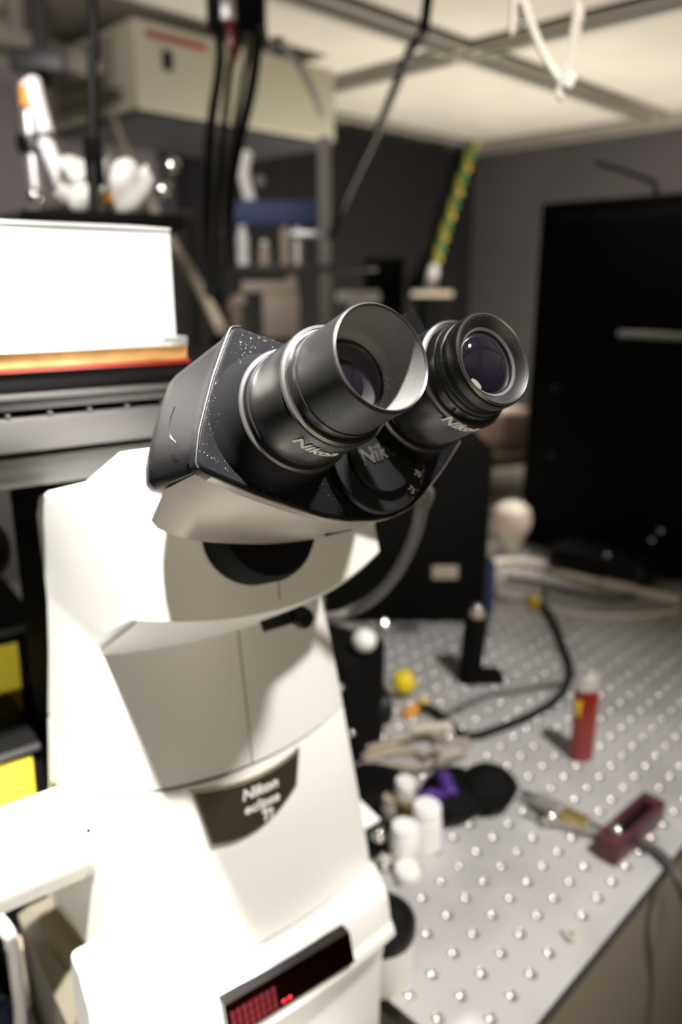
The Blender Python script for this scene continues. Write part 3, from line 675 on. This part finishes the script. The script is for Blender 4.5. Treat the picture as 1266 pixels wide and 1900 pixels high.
# white jar with a black opening beside the base
j0 = atz(690, 1860, -.088) 
jp = atz(699, 1706, .05); JH = .038; jp.x += .004
j = thing('white_beaker', 'white', 'white cylindrical beaker with a black lid right of the microscope base', 'beaker', MB().lathe([(.0225, .0003), (.0232, .003), (.0240, JH)], (jp.x, jp.y, 0), (0, 0, 1), 40))
part(j, 'black_lid', 'black', MB().lathe([(.0245, JH), (.0250, JH + .002), (.0250, JH + .009), (.0240, JH + .0115), (.020, JH + .0115), (.018, JH + .009)], (jp.x, jp.y, 0), (0, 0, 1), 40))
# rod with labels and the maroon clamp
def rod(a, b_, r, n=14): return MB().tube([a, b_], r, n, 0)
rA, rB = atz(985, 1478, .010), atz(1150, 1558, .012)
ro = thing('probe', 'chrome', 'slim silver probe with a yellow band lying against the maroon clamp', 'probe', rod(rA, rB, .0040))
part(ro, 'sleeve', 'pole', rod(rA.lerp(rB, .08), rA.lerp(rB, .36), .0075))
part(ro, 'yellow_band', 'yelglow', rod(rA.lerp(rB, .40), rA.lerp(rB, .66), .0068))
part(ro, 'lead_tip', 'dark', rod(rA.lerp(rB, -.10), rA.lerp(rB, .06), .003))
r2A, r2B = atz(972, 1508, .004), atz(1130, 1555, .006)
ro2 = thing('steel_rod', 'pole', 'thin steel rod alongside the silver probe', 'rod', rod(r2A, r2B, .0030))
part(ro2, 'foil_wrap', 'chrome', MB().blob(r2A.lerp(r2B, .28) + Vector((0, 0, .003)), (.009, .009, .006), .3, 3, 3))
k0, k1 = atz(1128, 1592, .0), atz(1205, 1520, .0)
ax = (k1 - k0); ax.z = 0; ln = ax.length; ax.normalize(); pe = Vector((-ax.y, ax.x, 0)); kc = (k0 + k1) / 2
kr = Matrix((ax, pe, Vector((0, 0, 1)))).transposed()
mk = MB()
for s_ in (-1, 1): mk.box(kc + pe * s_ * .0085 + Vector((0, 0, .011)), (ln + .012, .005, .022), kr, .0012)
for s_ in (-1, 1): mk.box(kc + ax * s_ * ((ln + .012) / 2 - (.011 if s_ < 0 else .005)) + Vector((0, 0, .011)), (.024 if s_ < 0 else .012, .014, .0215), kr, .001)
mk.box(kc + Vector((0, 0, .003)), (ln, .014, .006), kr)
mk = thing('maroon_clamp', 'maroon', 'maroon slotted metal clamp block near the front edge of the table', 'clamp', mk)
part(mk, 'clamp_screw', 'chrome', MB().blob(k0 + ax * .010 + Vector((0, 0, .024)), (.0062, .0062, .005), 0, 3))
part(mk, 'slot_floor', 'matteblack', MB().box(kc + ax * .006 + Vector((0, 0, .008)), (ln - .026, .0125, .004), kr))
thing('clamp_cable', 'cableg', 'grey cable leaving the maroon clamp and drooping over the table edge', 'cable', MB().tube([atz(1190, 1563, .005), atz(1218, 1578, .006), atz(1243, 1603, .006), atz(1262, 1640, .002), at(1290, 1720, .66), at(1310, 1830, .66)], .0042, 10, 5))
sc = atz(1060, 1742, 0)
sc_ = thing('loose_screw', 'cream', 'small pale screw standing in a hole near the front table edge', 'screw', MB().lathe([(.0030, -.004), (.0030, .001), (.0050, .001), (.0054, .0025), (.0046, .0052)], sc, (0, 0, 1), 18))
part(sc_, 'socket', 'dark', MB().lathe([(.002, .0045), (.002, .0054)], sc, (0, 0, 1), 6))

# black low case in front of the enclosure
kc = atz(1150, 1052, 0)
cs = thing('black_case', 'black', 'low black rounded case in front of the tall black enclosure', 'case', MB().box(Vector((1.168, kc.y, .026)), (.09, .165, .052), Matrix.Rotation(.12, 3, 'Z'), .016, 3))
for (px, py, nm) in ((1210, 1002, 'indicator'), (1226, 985, 'indicator'), (1127, 1030, 'lens_cap')):
    part(cs, nm, 'chrome', MB().blob(at(px, py, 1.255 if py < 1010 else 1.25), (.005, .005, .005), 0, 3))
thing('brass_stud', 'chrome', 'short shiny stud standing behind the off white cable', 'stud', MB().lathe([(.009, 0), (.009, .012), (.007, .016)], atz(1045, 1048, 0), (0, 0, 1), 18))
thing('low_stud', 'tan', 'low tan stud touching the off white cable beside the black case', 'stud', MB().lathe([(.008, 0), (.008, .010), (.006, .013)], atz(1130, 1078, 0), (0, 0, 1), 18))

# ------------------------------------------------------------------ tall black enclosure on the table
E0 = Vector((1.2336, .7229, 0))
en = empty('black_enclosure', (1.5, .2, .0)); tag(en, 'tall matte black enclosure standing at the far right end of the table', 'cabinet')
I = Matrix.Translation(-Vector((1.5, .2, 0)))
ET = .606
MB().box((1.2336 + .29, .750 - .255, ET / 2 + .001), (.58, .51, ET), bev=.003).build('cabinet_body', 'matteblack', en, I)
MB().box((1.2336 - .003, .7229 - .255, ET / 2), (.006, .49, ET - .05), bev=.002).build('front_panel', 'matteblack', en, I)
hp = at(1196, 658, 1.40); 
MB().tube([(1.222, .575, .398), (1.215, .565, .398), (1.215, .40, .398), (1.222, .39, .398)], .006, 10, 3).build('handle', 'pole', en, I)
for zz in (.18, .30):
    MB().lathe([(.006, 0), (.006, .004), (.004, .006)], (1.2306, .695, zz), (-1, 0, 0), 14).build('bolt', 'dark', en, I)
bp = at(1220, 352, 1.21)
thing('hinge_arm', 'matteblack', 'thin dark bent arm rising from the top of the black enclosure', 'arm', MB().tube([(bp.x, bp.y, ET + .001), at(1216, 338, 1.21), at(1160, 316, 1.21), at(1105, 299, 1.21)], .0045, 10, 0))
# ------------------------------------------------------------------ black instrument behind the microscope on the table
bi = thing('black_instrument', 'matteblack', 'big black instrument box behind the microscope at the back of the table', 'instrument', MB().box(atz(752, 1168) + Vector((.085, .085, .13)), (.20, .235, .26), Matrix.Rotation(pi / 4, 3, 'Z'), .008))
part(bi, 'badge', 'tan', MB().box(at(826, 1062, .985), (.034, .006, .018), Matrix.Rotation(-pi / 4, 3, 'Z'), .002))
sb = atz(900, 1150)
ad = thing('blue_grey_adapter', 'blue', 'small dark blue grey adapter behind the upright black post', 'adapter', MB().box(sb + Vector((.02, .02, .042)), (.03, .03, .084), Matrix.Rotation(-pi / 4, 3, 'Z'), .004))
part(ad, 'pale_strip', 'pole', MB().box(sb + Vector((.006, .012, .05)), (.010, .004, .05), Matrix.Rotation(-pi / 4, 3, 'Z'), .001))
# low shelf with the white paper block, behind the instrument
sh = empty('low_shelf', (1.5, 1.17, 0)); tag(sh, 'grey shelf with slim legs behind the black instrument, white block on top', 'shelf')
sc0 = at(880, 838, 1.85); I = Matrix.Translation(-sh.location)
MB().box((sc0.x + .02, sc0.y - .02, sc0.z), (.55, .22, .028), Matrix.Rotation(-.35, 3, 'Z'), .004).build('shelf_board', 'tan', sh, I)
for (px, dd) in ((862, 1.80), (1065, 1.9)):
    q = at(px, 860, dd); MB().box((q.x, q.y, (q.z) / 2 - .003), (.026, .026, q.z - .018), None, .003).build('leg', 'faint', sh, I)
pb = at(945, 800, 1.86)
thing('paper_stack', 'pink', 'white and pink paper block lying on the low grey shelf', 'paper', MB().box((pb.x, pb.y, sc0.z + .015 + .042), (.115, .15, .083), Matrix.Rotation(-.5, 3, 'Z'), .012))
bu = atz(946, 1030, 0)
t = thing('drop_bulb', 'cream', 'cream drop shaped bulb standing in front of the low shelf legs', 'bulb', MB().lathe([(.012, 0), (.014, .012), (.021, .028), (.032, .052), (.035, .068), (.031, .088), (.018, .100), (.002, .104)], bu, (0, 0, 1), 28))
part(t, 'pink_tint_cap', 'pink', MB().lathe([(.0325, .052), (.0355, .068), (.0315, .0885)], bu, (0, 0, 1), 28, False, False))

# cable from the head down behind the body
thing('head_cable', 'cableg', 'dark grey cable sagging from behind the binocular head to the back of the microscope', 'cable',
      MB().tube([mw(.045, .300, .380), at(786, 905, .40), at(782, 945, .41), at(768, 1000, .43), at(738, 1060, .45), at(700, 1105, .47), at(655, 1132, .49), at(600, 1145, .49), mw(.070, .470, .225)], .0037, 12, 5))

# ------------------------------------------------------------------ equipment rack behind (out of focus)
rk = empty('equipment_rack', (1.55, 1.75, ZF)); tag(rk, 'dark equipment rack with pale uprights and a blue crossbar behind the microscope', 'rack')
I = Matrix.Translation(-rk.location)
RD = 2.05
def rpt(px, py, d=RD): return at(px, py, d)
q = rpt(604, 600)
zt_ = rpt(604, 272).z
MB().box((q.x, q.y, (zt_ + ZF) / 2), (.026, .026, zt_ - ZF), None, .003).build('upright', 'faint', rk, I)
q2 = rpt(405, 600)
MB().box((q2.x, q2.y, (zt_ + ZF) / 2), (.03, .03, zt_ - ZF), None, .003).build('upright', 'dark', rk, I)
def bar(a, b_, h_, t_, name, m):
    a = Vector(a); b_ = Vector(b_); dv = b_ - a; ang = math.atan2(dv.y, dv.x)
    MB().box((a + b_) / 2, (dv.length, t_, h_), Matrix.Rotation(ang, 3, 'Z'), .003).build(name, m, rk, I)
def lvl(px0, px1, z, d=RD):
    a = rpt(px0, 500, d); b_ = rpt(px1, 500, d); return (a.x, a.y, z), (b_.x, b_.y, z)
zb = rpt(500, 398).z; bar(*lvl(395, 610, zb), .058, .05, 'crossbar', 'blue')
bar(*lvl(540, 615, rpt(570, 436).z), .016, .06, 'shelf_rail', 'pole')
bar(*lvl(395, 700, rpt(500, 497).z), .012, .16, 'shelf_board', 'dark')
bar(*lvl(395, 700, rpt(500, 640).z), .016, .30, 'shelf_board', 'dark')
zsh = rpt(500, 497).z + .007; zlo = rpt(500, 640).z + .009
def rp(px, z, d=RD): a = rpt(px, 500, d); return Vector((a.x, a.y, z))
def rbottle(px, r, h, z, label, m, d=RD):
    q = rp(px, z, d)
    o = thing('vial', m, label, 'vial', MB().lathe([(r, 0), (r, h * .7), (r * .6, h * .8), (r * .6, h)], q, (0, 0, 1), 18), 'vials on the rack shelves')
    part(o, 'cap', 'paper', MB().lathe([(r * .66, h * .86), (r * .66, h * 1.04)], q, (0, 0, 1), 14)); return o
rbottle(452, .016, .105, zsh, 'bright white vial on the upper rack shelf', 'milk')
rbottle(417, .016, .085, zsh, 'dull pale vial left of the bright white vial', 'tan')
rbottle(530, .013, .12, zsh, 'tall tan vial near the middle of the upper rack shelf', 'tan')
rbottle(492, .015, .06, zsh, 'short tan vial right of the bright white vial', 'tan')
rbottle(553, .016, .09, zsh, 'grey vial next to the pale rack upright', 'pole')
thing('white_sleeve', 'milk', 'white curved sleeve hanging above the blue crossbar', 'sleeve', MB().tube([rpt(458, 283), rpt(452, 320), rpt(457, 345), rpt(464, 372)], .016, 14, 4))
thing('grey_disc', 'stage', 'small grey disc beside the white curved sleeve', 'disc', MB().lathe([(.014, -.004), (.014, .004)], rpt(482, 335), (-.7, -.7, 0), 20))
thing('tan_mount', 'tan', 'tan bracket mount on the lower rack shelf behind the binocular head', 'mount',
      MB().box(rp(520, zlo + .065), (.10, .06, .12), Matrix.Rotation(-.7, 3, 'Z'), .006).box(rp(500, zlo + .14), (.15, .05, .03), Matrix.Rotation(-.7, 3, 'Z'), .006).box(rp(540, zlo + .155), (.03, .03, .06), Matrix.Rotation(-.7, 3, 'Z'), .006))
thing('tan_block', 'tan', 'small tilted tan block on the lower rack shelf', 'block', MB().box(rp(432, zlo + .10), (.065, .04, .028), Euler((.2, -.5, -.75)).to_matrix(), .004).box(rp(432, zlo + .04), (.03, .03, .08), None, .003))
thing('white_bar_light', 'paper', 'white horizontal box on the lower rack shelf above the eyepieces', 'box', MB().box(rp(664, rpt(664, 550).z), (.118, .04, .030), Matrix.Rotation(-pi / 4, 3, 'Z'), .006).box(rp(664, (rpt(664, 560).z + zlo) / 2), (.05, .03, rpt(664, 560).z - zlo), Matrix.Rotation(-pi / 4, 3, 'Z'), .003))
MB().lathe([(.016, -.01), (.018, 0), (.014, .012)], rpt(607, 522), (-.7, -.7, 0), 20).build('knob', 'tan', rk, I)

# connector and twisted wire hanging from the ceiling corner
wa = at(880, 270, 2.6); top_t = 1
WD = 4.55
def twp(t): # t 0..1 from the top
    path = [(880, 268), (858, 330), (838, 392), (820, 448), (806, 500)]
    k = t * 4; i = min(3, int(k)); f = k - i
    return at(path[i][0] + (path[i + 1][0] - path[i][0]) * f, path[i][1] + (path[i + 1][1] - path[i][1]) * f, WD)
def strand(ph):
    pts = []
    for k in range(73):
        t = k / 72; c = twp(t); a_ = t * 2 * pi * 5.5 + ph
        pts.append(c + Vector((cos(a_) * .015 * .7, -cos(a_) * .015 * .7, sin(a_) * .012)) + Vector((.7, .7, 0)) * sin(a_) * .012)
    return pts
lead_up = [Vector((twp(0).x, twp(0).y, ZC - .02)), twp(.0)]
yw = thing('twisted_wire', 'wyel', 'yellow and green twisted wire hanging from the ceiling corner to a white socket', 'wire', MB().tube(lead_up[:1] + strand(0), .0185, 8, 0))
part(yw, 'green_strand', 'green', MB().tube(strand(pi), .0185, 8, 0))
ct_ = at(804, 505, WD)
part(yw, 'white_socket', 'milk', MB().lathe([(.036, -.10), (.036, -.01), (.028, .03), (.020, .05)], ct_, (0.1, -.1, 1), 20))
cz = at(800, 548, WD)
st = thing('wall_shelf', 'matteblack', 'small pale shelf ledge under the white socket of the twisted wire', 'shelf', MB().box(Vector((cz.x, cz.y, (cz.z + ZF) / 2)), (.09, .09, cz.z - ZF), Matrix.Rotation(-pi / 4, 3, 'Z'), .004)
           )
part(st, 'ledge', 'tan', MB().box(Vector((cz.x, cz.y, cz.z + .012)), (.24, .14, .03), Matrix.Rotation(-pi / 4, 3, 'Z'), .004))
thing('dark_monitor', 'matteblack', 'dark upright panel standing behind the rack near the wall corner', 'panel', MB().box((at(712, 560, 2.55).x, at(712, 560, 2.55).y, (at(712, 480, 2.55).z + ZF) / 2), (.13, .08, at(712, 480, 2.55).z - ZF), Matrix.Rotation(-.8, 3, 'Z'), .006))

# ------------------------------------------------------------------ hanging beige instrument under the ceiling
hb = empty('beige_housing', (1.81, 2.61, 1.0)); tag(hb, 'large beige instrument housing hung under the ceiling, red stripe and black slot', 'housing')
I = Matrix.Translation(-hb.location)
MB().box((1.85, 2.61, 1.125), (.86, .60, .25), None, .012).build('housing_shell', 'beige', hb, I)
MB().box((1.85, 2.61, .992), (.84, .58, .018), None, .004).build('base_tray', 'dark', hb, I)
MB().box((1.418, 2.62, 1.125), (.012, .40, .20), None, .003).build('vent_frame', 'vent', hb, I)
for k in range(7): MB().box((1.410, 2.62, 1.045 + k * .027), (.010, .37, .010), None, .002).build('vent_slat', 'vent', hb, I)
rs = [(1.452, 1.222), (1.66, 1.222)]
MB().box((1.575, 2.307, 1.214), (.225, .008, .018), None, .002).build('red_stripe', 'red', hb, I)
MB().box((1.535, 2.306, 1.150), (.035, .014, .058), None, .008, 3).build('black_slot', 'matteblack', hb, I)
for y in (2.42, 2.80):
    for x in (1.55, 2.15): MB().lathe([(.012, 1.245), (.012, ZC - .02)], (x, y, 0), (0, 0, 1), 12).build('hanger_rod', 'dark', hb, I)
hk = at(553, 168, 2.95)
MB().tube([hk + Vector((.03 * cos(a_ / 10) * .7, -.03 * cos(a_ / 10) * .7, .03 * sin(a_ / 10))) for a_ in range(0, 64, 6)], .009, 8, 2).build('hook', 'dark', hb, I)

# ------------------------------------------------------------------ cables and straps hanging from above
def hang(name, m, label, cat, pts, d, r, grp=None, up=True, n=10):
    P = [at(x, y, d[i] if isinstance(d, (list, tuple)) else d) for i, (x, y) in enumerate(pts)]
    if up: P = [Vector((P[0].x, P[0].y, ZC - .012))] + P
    return thing(name, m, label, cat, MB().tube(P, r, n, 4), grp)
G = 'cables hanging from the ceiling'
DB = 1.15
hang('hanging_cable', 'cableb', 'thick black hanging cable at the left of the bundle, running down past the rack', 'cable', [(405, 20), (408, 120), (392, 230), (388, 340), (385, 450), (392, 580)], DB, .0075, G)
hang('hanging_cable', 'cableb', 'black hanging cable curving right beside the white sleeve', 'cable', [(478, 20), (476, 100), (466, 170), (450, 240), (432, 330), (425, 420), (428, 500)], DB, .0078, G)
hang('hanging_cable', 'cableb', 'middle black hanging cable of the bundle', 'cable', [(445, 20), (428, 120), (418, 220), (408, 330), (404, 430), (408, 540)], DB, .0055, G)
hang('hanging_cable', 'cableg', 'dark grey hanging cable inside the black bundle', 'cable', [(462, 20), (452, 140), (438, 220), (420, 320), (412, 420)], DB, .0045, G)
hang('hanging_cable', 'cableb', 'long straight black cable slanting down from the ceiling to the rack', 'cable', [(796, -20), (760, 95), (722, 190), (695, 255), (650, 350), (612, 440)], [1.0, 1.15, 1.3, 1.45, 1.7, 1.95], .0072, G)
hang('hanging_cable', 'cableg', 'grey cable sweeping from the black clamp over to the ceiling edge', 'cable', [(485, 35), (520, 75), (560, 130), (585, 180), (598, 215)], [1.15, 1.3, 1.5, 1.7, 1.8], .0065, G)
hang('hanging_cable', 'cableb', 'dark olive cable hanging straight in front of the beige housing', 'cable', [(170, -10), (171, 100), (172, 200), (173, 300), (174, 395)], .78, .0055, G)
hang('hanging_cable', 'tan', 'tan slanting strap crossing from the beige housing down to the head', 'strap', [(205, 205), (232, 275), (262, 340), (300, 415), (345, 490), (385, 560), (410, 610)], [2.45, 2.15, 1.85, 1.5, 1.3, 1.15, 1.08], .009, G, up=False)
k_ = at(440, 35, DB)
bc = thing('cable_clamp', 'matteblack', 'black clamp block holding the cable bundle under the ceiling', 'clamp', MB().box(k_ + Vector((0, 0, .02)), (.085, .05, .075), Matrix.Rotation(-pi / 4, 3, 'Z'), .006).box(Vector((k_.x, k_.y, (k_.z + ZC) / 2 + .02)), (.03, .03, ZC - k_.z - .05), None, .002))
rc = at(430, 72, DB - .03)
part(bc, 'red_tag', 'red', MB().box(rc, (.014, .008, .05), Euler((0, -.08, -.8)).to_matrix(), .002))
part(bc, 'grey_boot', 'pole', MB().box(at(424, 18, DB - .035), (.022, .012, .03), Matrix.Rotation(-pi / 4, 3, 'Z'), .002))
thing('black_hood', 'matteblack', 'black wedge shaped hood on the front of the beige housing', 'hood', MB().prism([at(290, 26, 2.55), at(318, 0, 2.55), at(400, -10, 2.55), at(405, 52, 2.55), at(375, 48, 2.55)], (.05, .05, 0)))
kc_ = at(174, 330, .78)
thing('cable_clip', 'matteblack', 'black clip around the dark olive hanging cable', 'clip', MB().box(at(174, 300, .78), (.018, .012, .045), Matrix.Rotation(-pi / 4, 3, 'Z'), .003))
# zip tie
ZT = .62
def ribbon(pts, wd, th):
    b_ = MB(); rings = []
    P = [Vector(p) for p in pts]; Q = []
    E = [P[0] * 2 - P[1]] + P + [P[-1] * 2 - P[-2]]
    for i in range(1, len(E) - 2):
        for k in range(5):
            t = k / 5; a, c1, c2, d = E[i - 1:i + 3]
            Q.append(.5 * ((2 * c1) + (c2 - a) * t + (2 * a - 5 * c1 + 4 * c2 - d) * t * t + (3 * c1 - a - 3 * c2 + d) * t ** 3))
    Q.append(P[-1])
    fw = Vector((.7071, .7071, 0))
    for i, p_ in enumerate(Q):
        t = (Q[min(i + 1, len(Q) - 1)] - Q[max(0, i - 1)]).normalized()
        s_ = t.cross(fw).normalized(); f_ = s_.cross(t)
        wv = (s_ * .75 + f_ * .66); nv = wv.cross(t).normalized()
        rings.append([p_ + wv * wd + nv * th, p_ - wv * wd + nv * th, p_ - wv * wd - nv * th, p_ + wv * wd - nv * th])
    return b_.loft(rings)
lt = at(1000, -160, ZT); 
zt = thing('zip_tie', 'cablew', 'pale white plastic cable tie loop dangling from above', 'cable tie',
           ribbon([(at(985, -200, ZT).x, at(985, -200, ZT).y, ZC - .02), at(958, -60, ZT), at(972, 0, ZT), at(988, 50, ZT), at(1012, 105, ZT), at(1035, 140, ZT), at(1052, 156, ZT)], .0046, .0012))
part(zt, 'return_strap', 'cablew', ribbon([(at(1075, -200, ZT).x, at(1075, -200, ZT).y, ZC - .02), at(1080, -60, ZT), at(1074, 0, ZT), at(1068, 50, ZT), at(1058, 110, ZT), at(1044, 158, ZT), at(1038, 183, ZT)], .0046, .0012))
part(zt, 'lock_head', 'cablew', MB().box(at(1056, 150, ZT - .004), (.009, .006, .011), Euler((0, .4, -.8)).to_matrix(), .0015))

# ------------------------------------------------------------------ left side: lamp post, tubes, crumpled white bags, dark boxes
LP = 1.25
q = at(62, 300, LP)
lp = empty('support_post', (q.x, q.y, ZF)); tag(lp, 'slim steel support post with a chrome collar at the far left', 'post'); I = Matrix.Translation(-lp.location)
MB().lathe([(.012, ZF), (.012, .78)], (q.x, q.y, 0), (0, 0, 1), 20).build('rod', 'pole', lp, I)
cq = at(55, 268, LP); MB().lathe([(.022, -.014), (.024, -.008), (.024, .010), (.018, .014)], (q.x, q.y, cq.z), (0, 0, 1), 24).build('collar', 'chrome', lp, I)
MB().lathe([(.05, ZF), (.05, ZF + .01), (.02, ZF + .02)], (q.x, q.y, 0), (0, 0, 1), 24).build('foot', 'dark', lp, I)
MB().blob(at(65, 363, LP - .015), (.011, .011, .011), 0, 3).build('chrome_ball', 'chrome', lp, I)
wt = thing('white_tube', 'milk', 'white plastic tube in two lengths slanting past the steel post', 'tube', MB().tube([at(60, 150, LP - .07), at(72, 200, LP - .07), at(86, 250, LP - .07)], .012, 14, 3))
part(wt, 'lower_length', 'milk', MB().tube([at(84, 262, LP - .07), at(100, 300, LP - .07), at(118, 345, LP - .07)], .0115, 14, 3))
part(wt, 'joint', 'dark', MB().tube([at(84, 247, LP - .07), at(87, 264, LP - .07)], .0105, 14, 0))
part(wt, 'orange_sleeve', 'orange', MB().tube([at(47, 160, LP - .07), at(50, 200, LP - .07)], .0085, 12, 0))
fx = thing('fixture_rail', 'beam', 'dark double rail fixture under the ceiling at the far left', 'rail', MB().box(at(-10, 45, 1.9), (.05, .9, .03), Matrix.Rotation(-1.0, 3, 'Z'), .003).box(at(60, 85, 1.9), (.42, .05, .035), Matrix.Rotation(.3, 3, 'Z'), .003).box((at(30, 60, 1.9).x, at(30, 60, 1.9).y, (at(30, 60, 1.9).z + ZC) / 2), (.03, .03, ZC - at(30, 60, 1.9).z), None, .002))
gb = thing('grey_bracket', 'dark', 'dark grey bracket with a bolt in front of the rail at the far left', 'bracket', MB().box(at(70, 112, 1.7), (.12, .03, .05), Matrix.Rotation(-.7, 3, 'Z'), .008).box(at(75, 70, 1.7), (.03, .03, .2), None, .004))
part(gb, 'bolt', 'matteblack', MB().blob(at(80, 138, 1.67), (.010, .010, .014), 0, 3))
# condenser arm plate behind the white box carrying crumpled white wrappings
DW = .82
cp = at(190, 400, DW)
bs = thing('black_ledge', 'matteblack', 'black ledge behind the white box that carries the crumpled white bags', 'ledge', MB().box(cp + Vector((0, .0, -.008)), (.16, .10, .016), Matrix.Rotation(-PS - .3, 3, 'Z'), .003).box(Vector((cp.x, cp.y + .02, cp.z / 2 - .008)), (.05, .04, cp.z - .016), None, .003))
GB = 'crumpled white bags behind the white box'
for i, (px, py, rx, rz, am, lab) in enumerate((
        (235, 352, .024, .030, .10, 'largest smooth white bag, right end of the crumpled bags'),
        (148, 322, .022, .018, .22, 'creased white bag at the upper left of the crumpled bags'),
        (205, 330, .014, .020, .2, 'narrow white bag standing behind the largest one'),
        (160, 375, .018, .019, .18, 'low white bag at the front left of the crumpled bags'),
        (122, 362, .011, .010, .15, 'smallest white bag at the far left of the crumpled bags'),
        (190, 385, .016, .012, .2, 'low narrow white bag in the middle of the crumpled bags'),
        (270, 335, .008, .014, .1, 'thin white flap at the right of the largest white bag'))):
    thing('white_bag', 'milk', lab, 'bag', MB().blob(at(px, py, DW + (i % 3) * .01), (rx, rx, rz), am, 4, 20 + i), GB)
thing('rust_plug', 'orange', 'small rust orange plug between the white bags', 'plug', MB().blob(at(198, 368, DW - .02), (.006, .006, .007), 0, 3))
for (px, py, lab) in ((318, 308, 'upper of two small shiny round knobs behind the white bags'), (302, 352, 'lower of two small shiny round knobs behind the white bags')):
    q = at(px, py, 1.5); t = thing('shiny_knob', 'chrome', lab, 'knob', MB().blob(q, (.017, .017, .017), 0, 3), 'shiny knobs'); part(t, 'stem', 'dark', MB().tube([q, Vector((q.x + .02, q.y + (.10 if py < 320 else -.06), ZF))], .006, 8, 0))
# dark panel below the shiny knobs
qd = at(330, 440, 1.62)
thing('dark_cabinet', 'dark', 'dark grey cabinet behind the stage, below the shiny knobs', 'cabinet', MB().box((qd.x - .05, qd.y + .25, (qd.z + .06 + ZF) / 2), (.28, .40, qd.z + .06 - ZF), None, .006))
# left dark controllers with sticky notes
def mthing(name, m, label, cat, mb, grp=None):
    mb.bm.transform(MM); return thing(name, m, label, cat, mb, grp)
def mpart(o, name, m, b_): b_.bm.transform(MM); return part(o, name, m, b_)
c1 = mthing('black_controller', 'matteblack', 'taller black controller box with a yellow note, behind the lower one at the far left', 'controller', MB().box((-.165, .725, .045), (.23, .15, .27), None, .006))
mpart(c1, 'front_rim', 'stage', MB().box((-.0535, .649, .11), (.007, .006, .13), None, .002).box((-.10, .649, .1765), (.10, .006, .006), None, .002))
mthing('sticky_note', 'note', 'upper yellow sticky note, on the taller black controller', 'note', MB().box((-.112, .6490, .131), (.075, .0012, .070), Matrix.Rotation(.03, 3, 'Y')), 'yellow sticky notes')
c2 = mthing('black_controller', 'matteblack', 'lower black controller box with a yellow note just above the side port tube', 'controller', MB().box((-.170, .580, .020), (.165, .10, .22), None, .006))
mpart(c2, 'top_edge', 'stage', MB().box((-.165, .5285, .1285), (.15, .006, .005), None, .002))
mthing('sticky_note', 'note', 'lower yellow sticky note, just above the side port tube', 'note', MB().box((-.135, .5290, .096), (.074, .0012, .056), Matrix.Rotation(.03, 3, 'Y')), 'yellow sticky notes')
mthing('lens_hood', 'dark', 'dark ring shaped hood at the far left under the stage', 'ring', MB().lathe([(.024, 0), (.027, .004), (.027, .02), (.024, .02), (.022, .004), (.024, 0)], (-.112, .60, .272), (.3, -1, .35), 40, False, False).tube([(-.112, .605, .30), (-.112, .63, .32), (-.112, .64, .350)], .006, 10, 3))
# bottom left: white lead, tan roll, blue cloth
mthing('white_lead', 'milk', 'white flat lead dropping at the lower left corner beside the base panel', 'cable', MB().tube([(-.150, .515, .022), (-.1375, .485, .008), (-.138, .478, -.025), (-.141, .468, -.055), (-.150, .455, -.085)], .0048, 10, 4))
mthing('tan_roll', 'tan', 'tan cardboard roll standing between the white lead and the base panel', 'roll', MB().lathe([(.0085, ZB), (.0085, -.034), (.006, -.032)], (-.1290, .519, 0), (0, 0, 1), 24))
mthing('blue_cloth', 'blue', 'dark blue folded cloth at the lower left corner below the tan roll', 'cloth', MB().blob((-.151, .490, ZB + .016), (.019, .020, .016), .12, 4, 31))
mthing('dark_tray', 'matteblack', 'black rubber mat on the side table at the lower left corner', 'mat', MB().box((-.23, .56, ZB + .0015), (.19, .36, .003), None, .001))
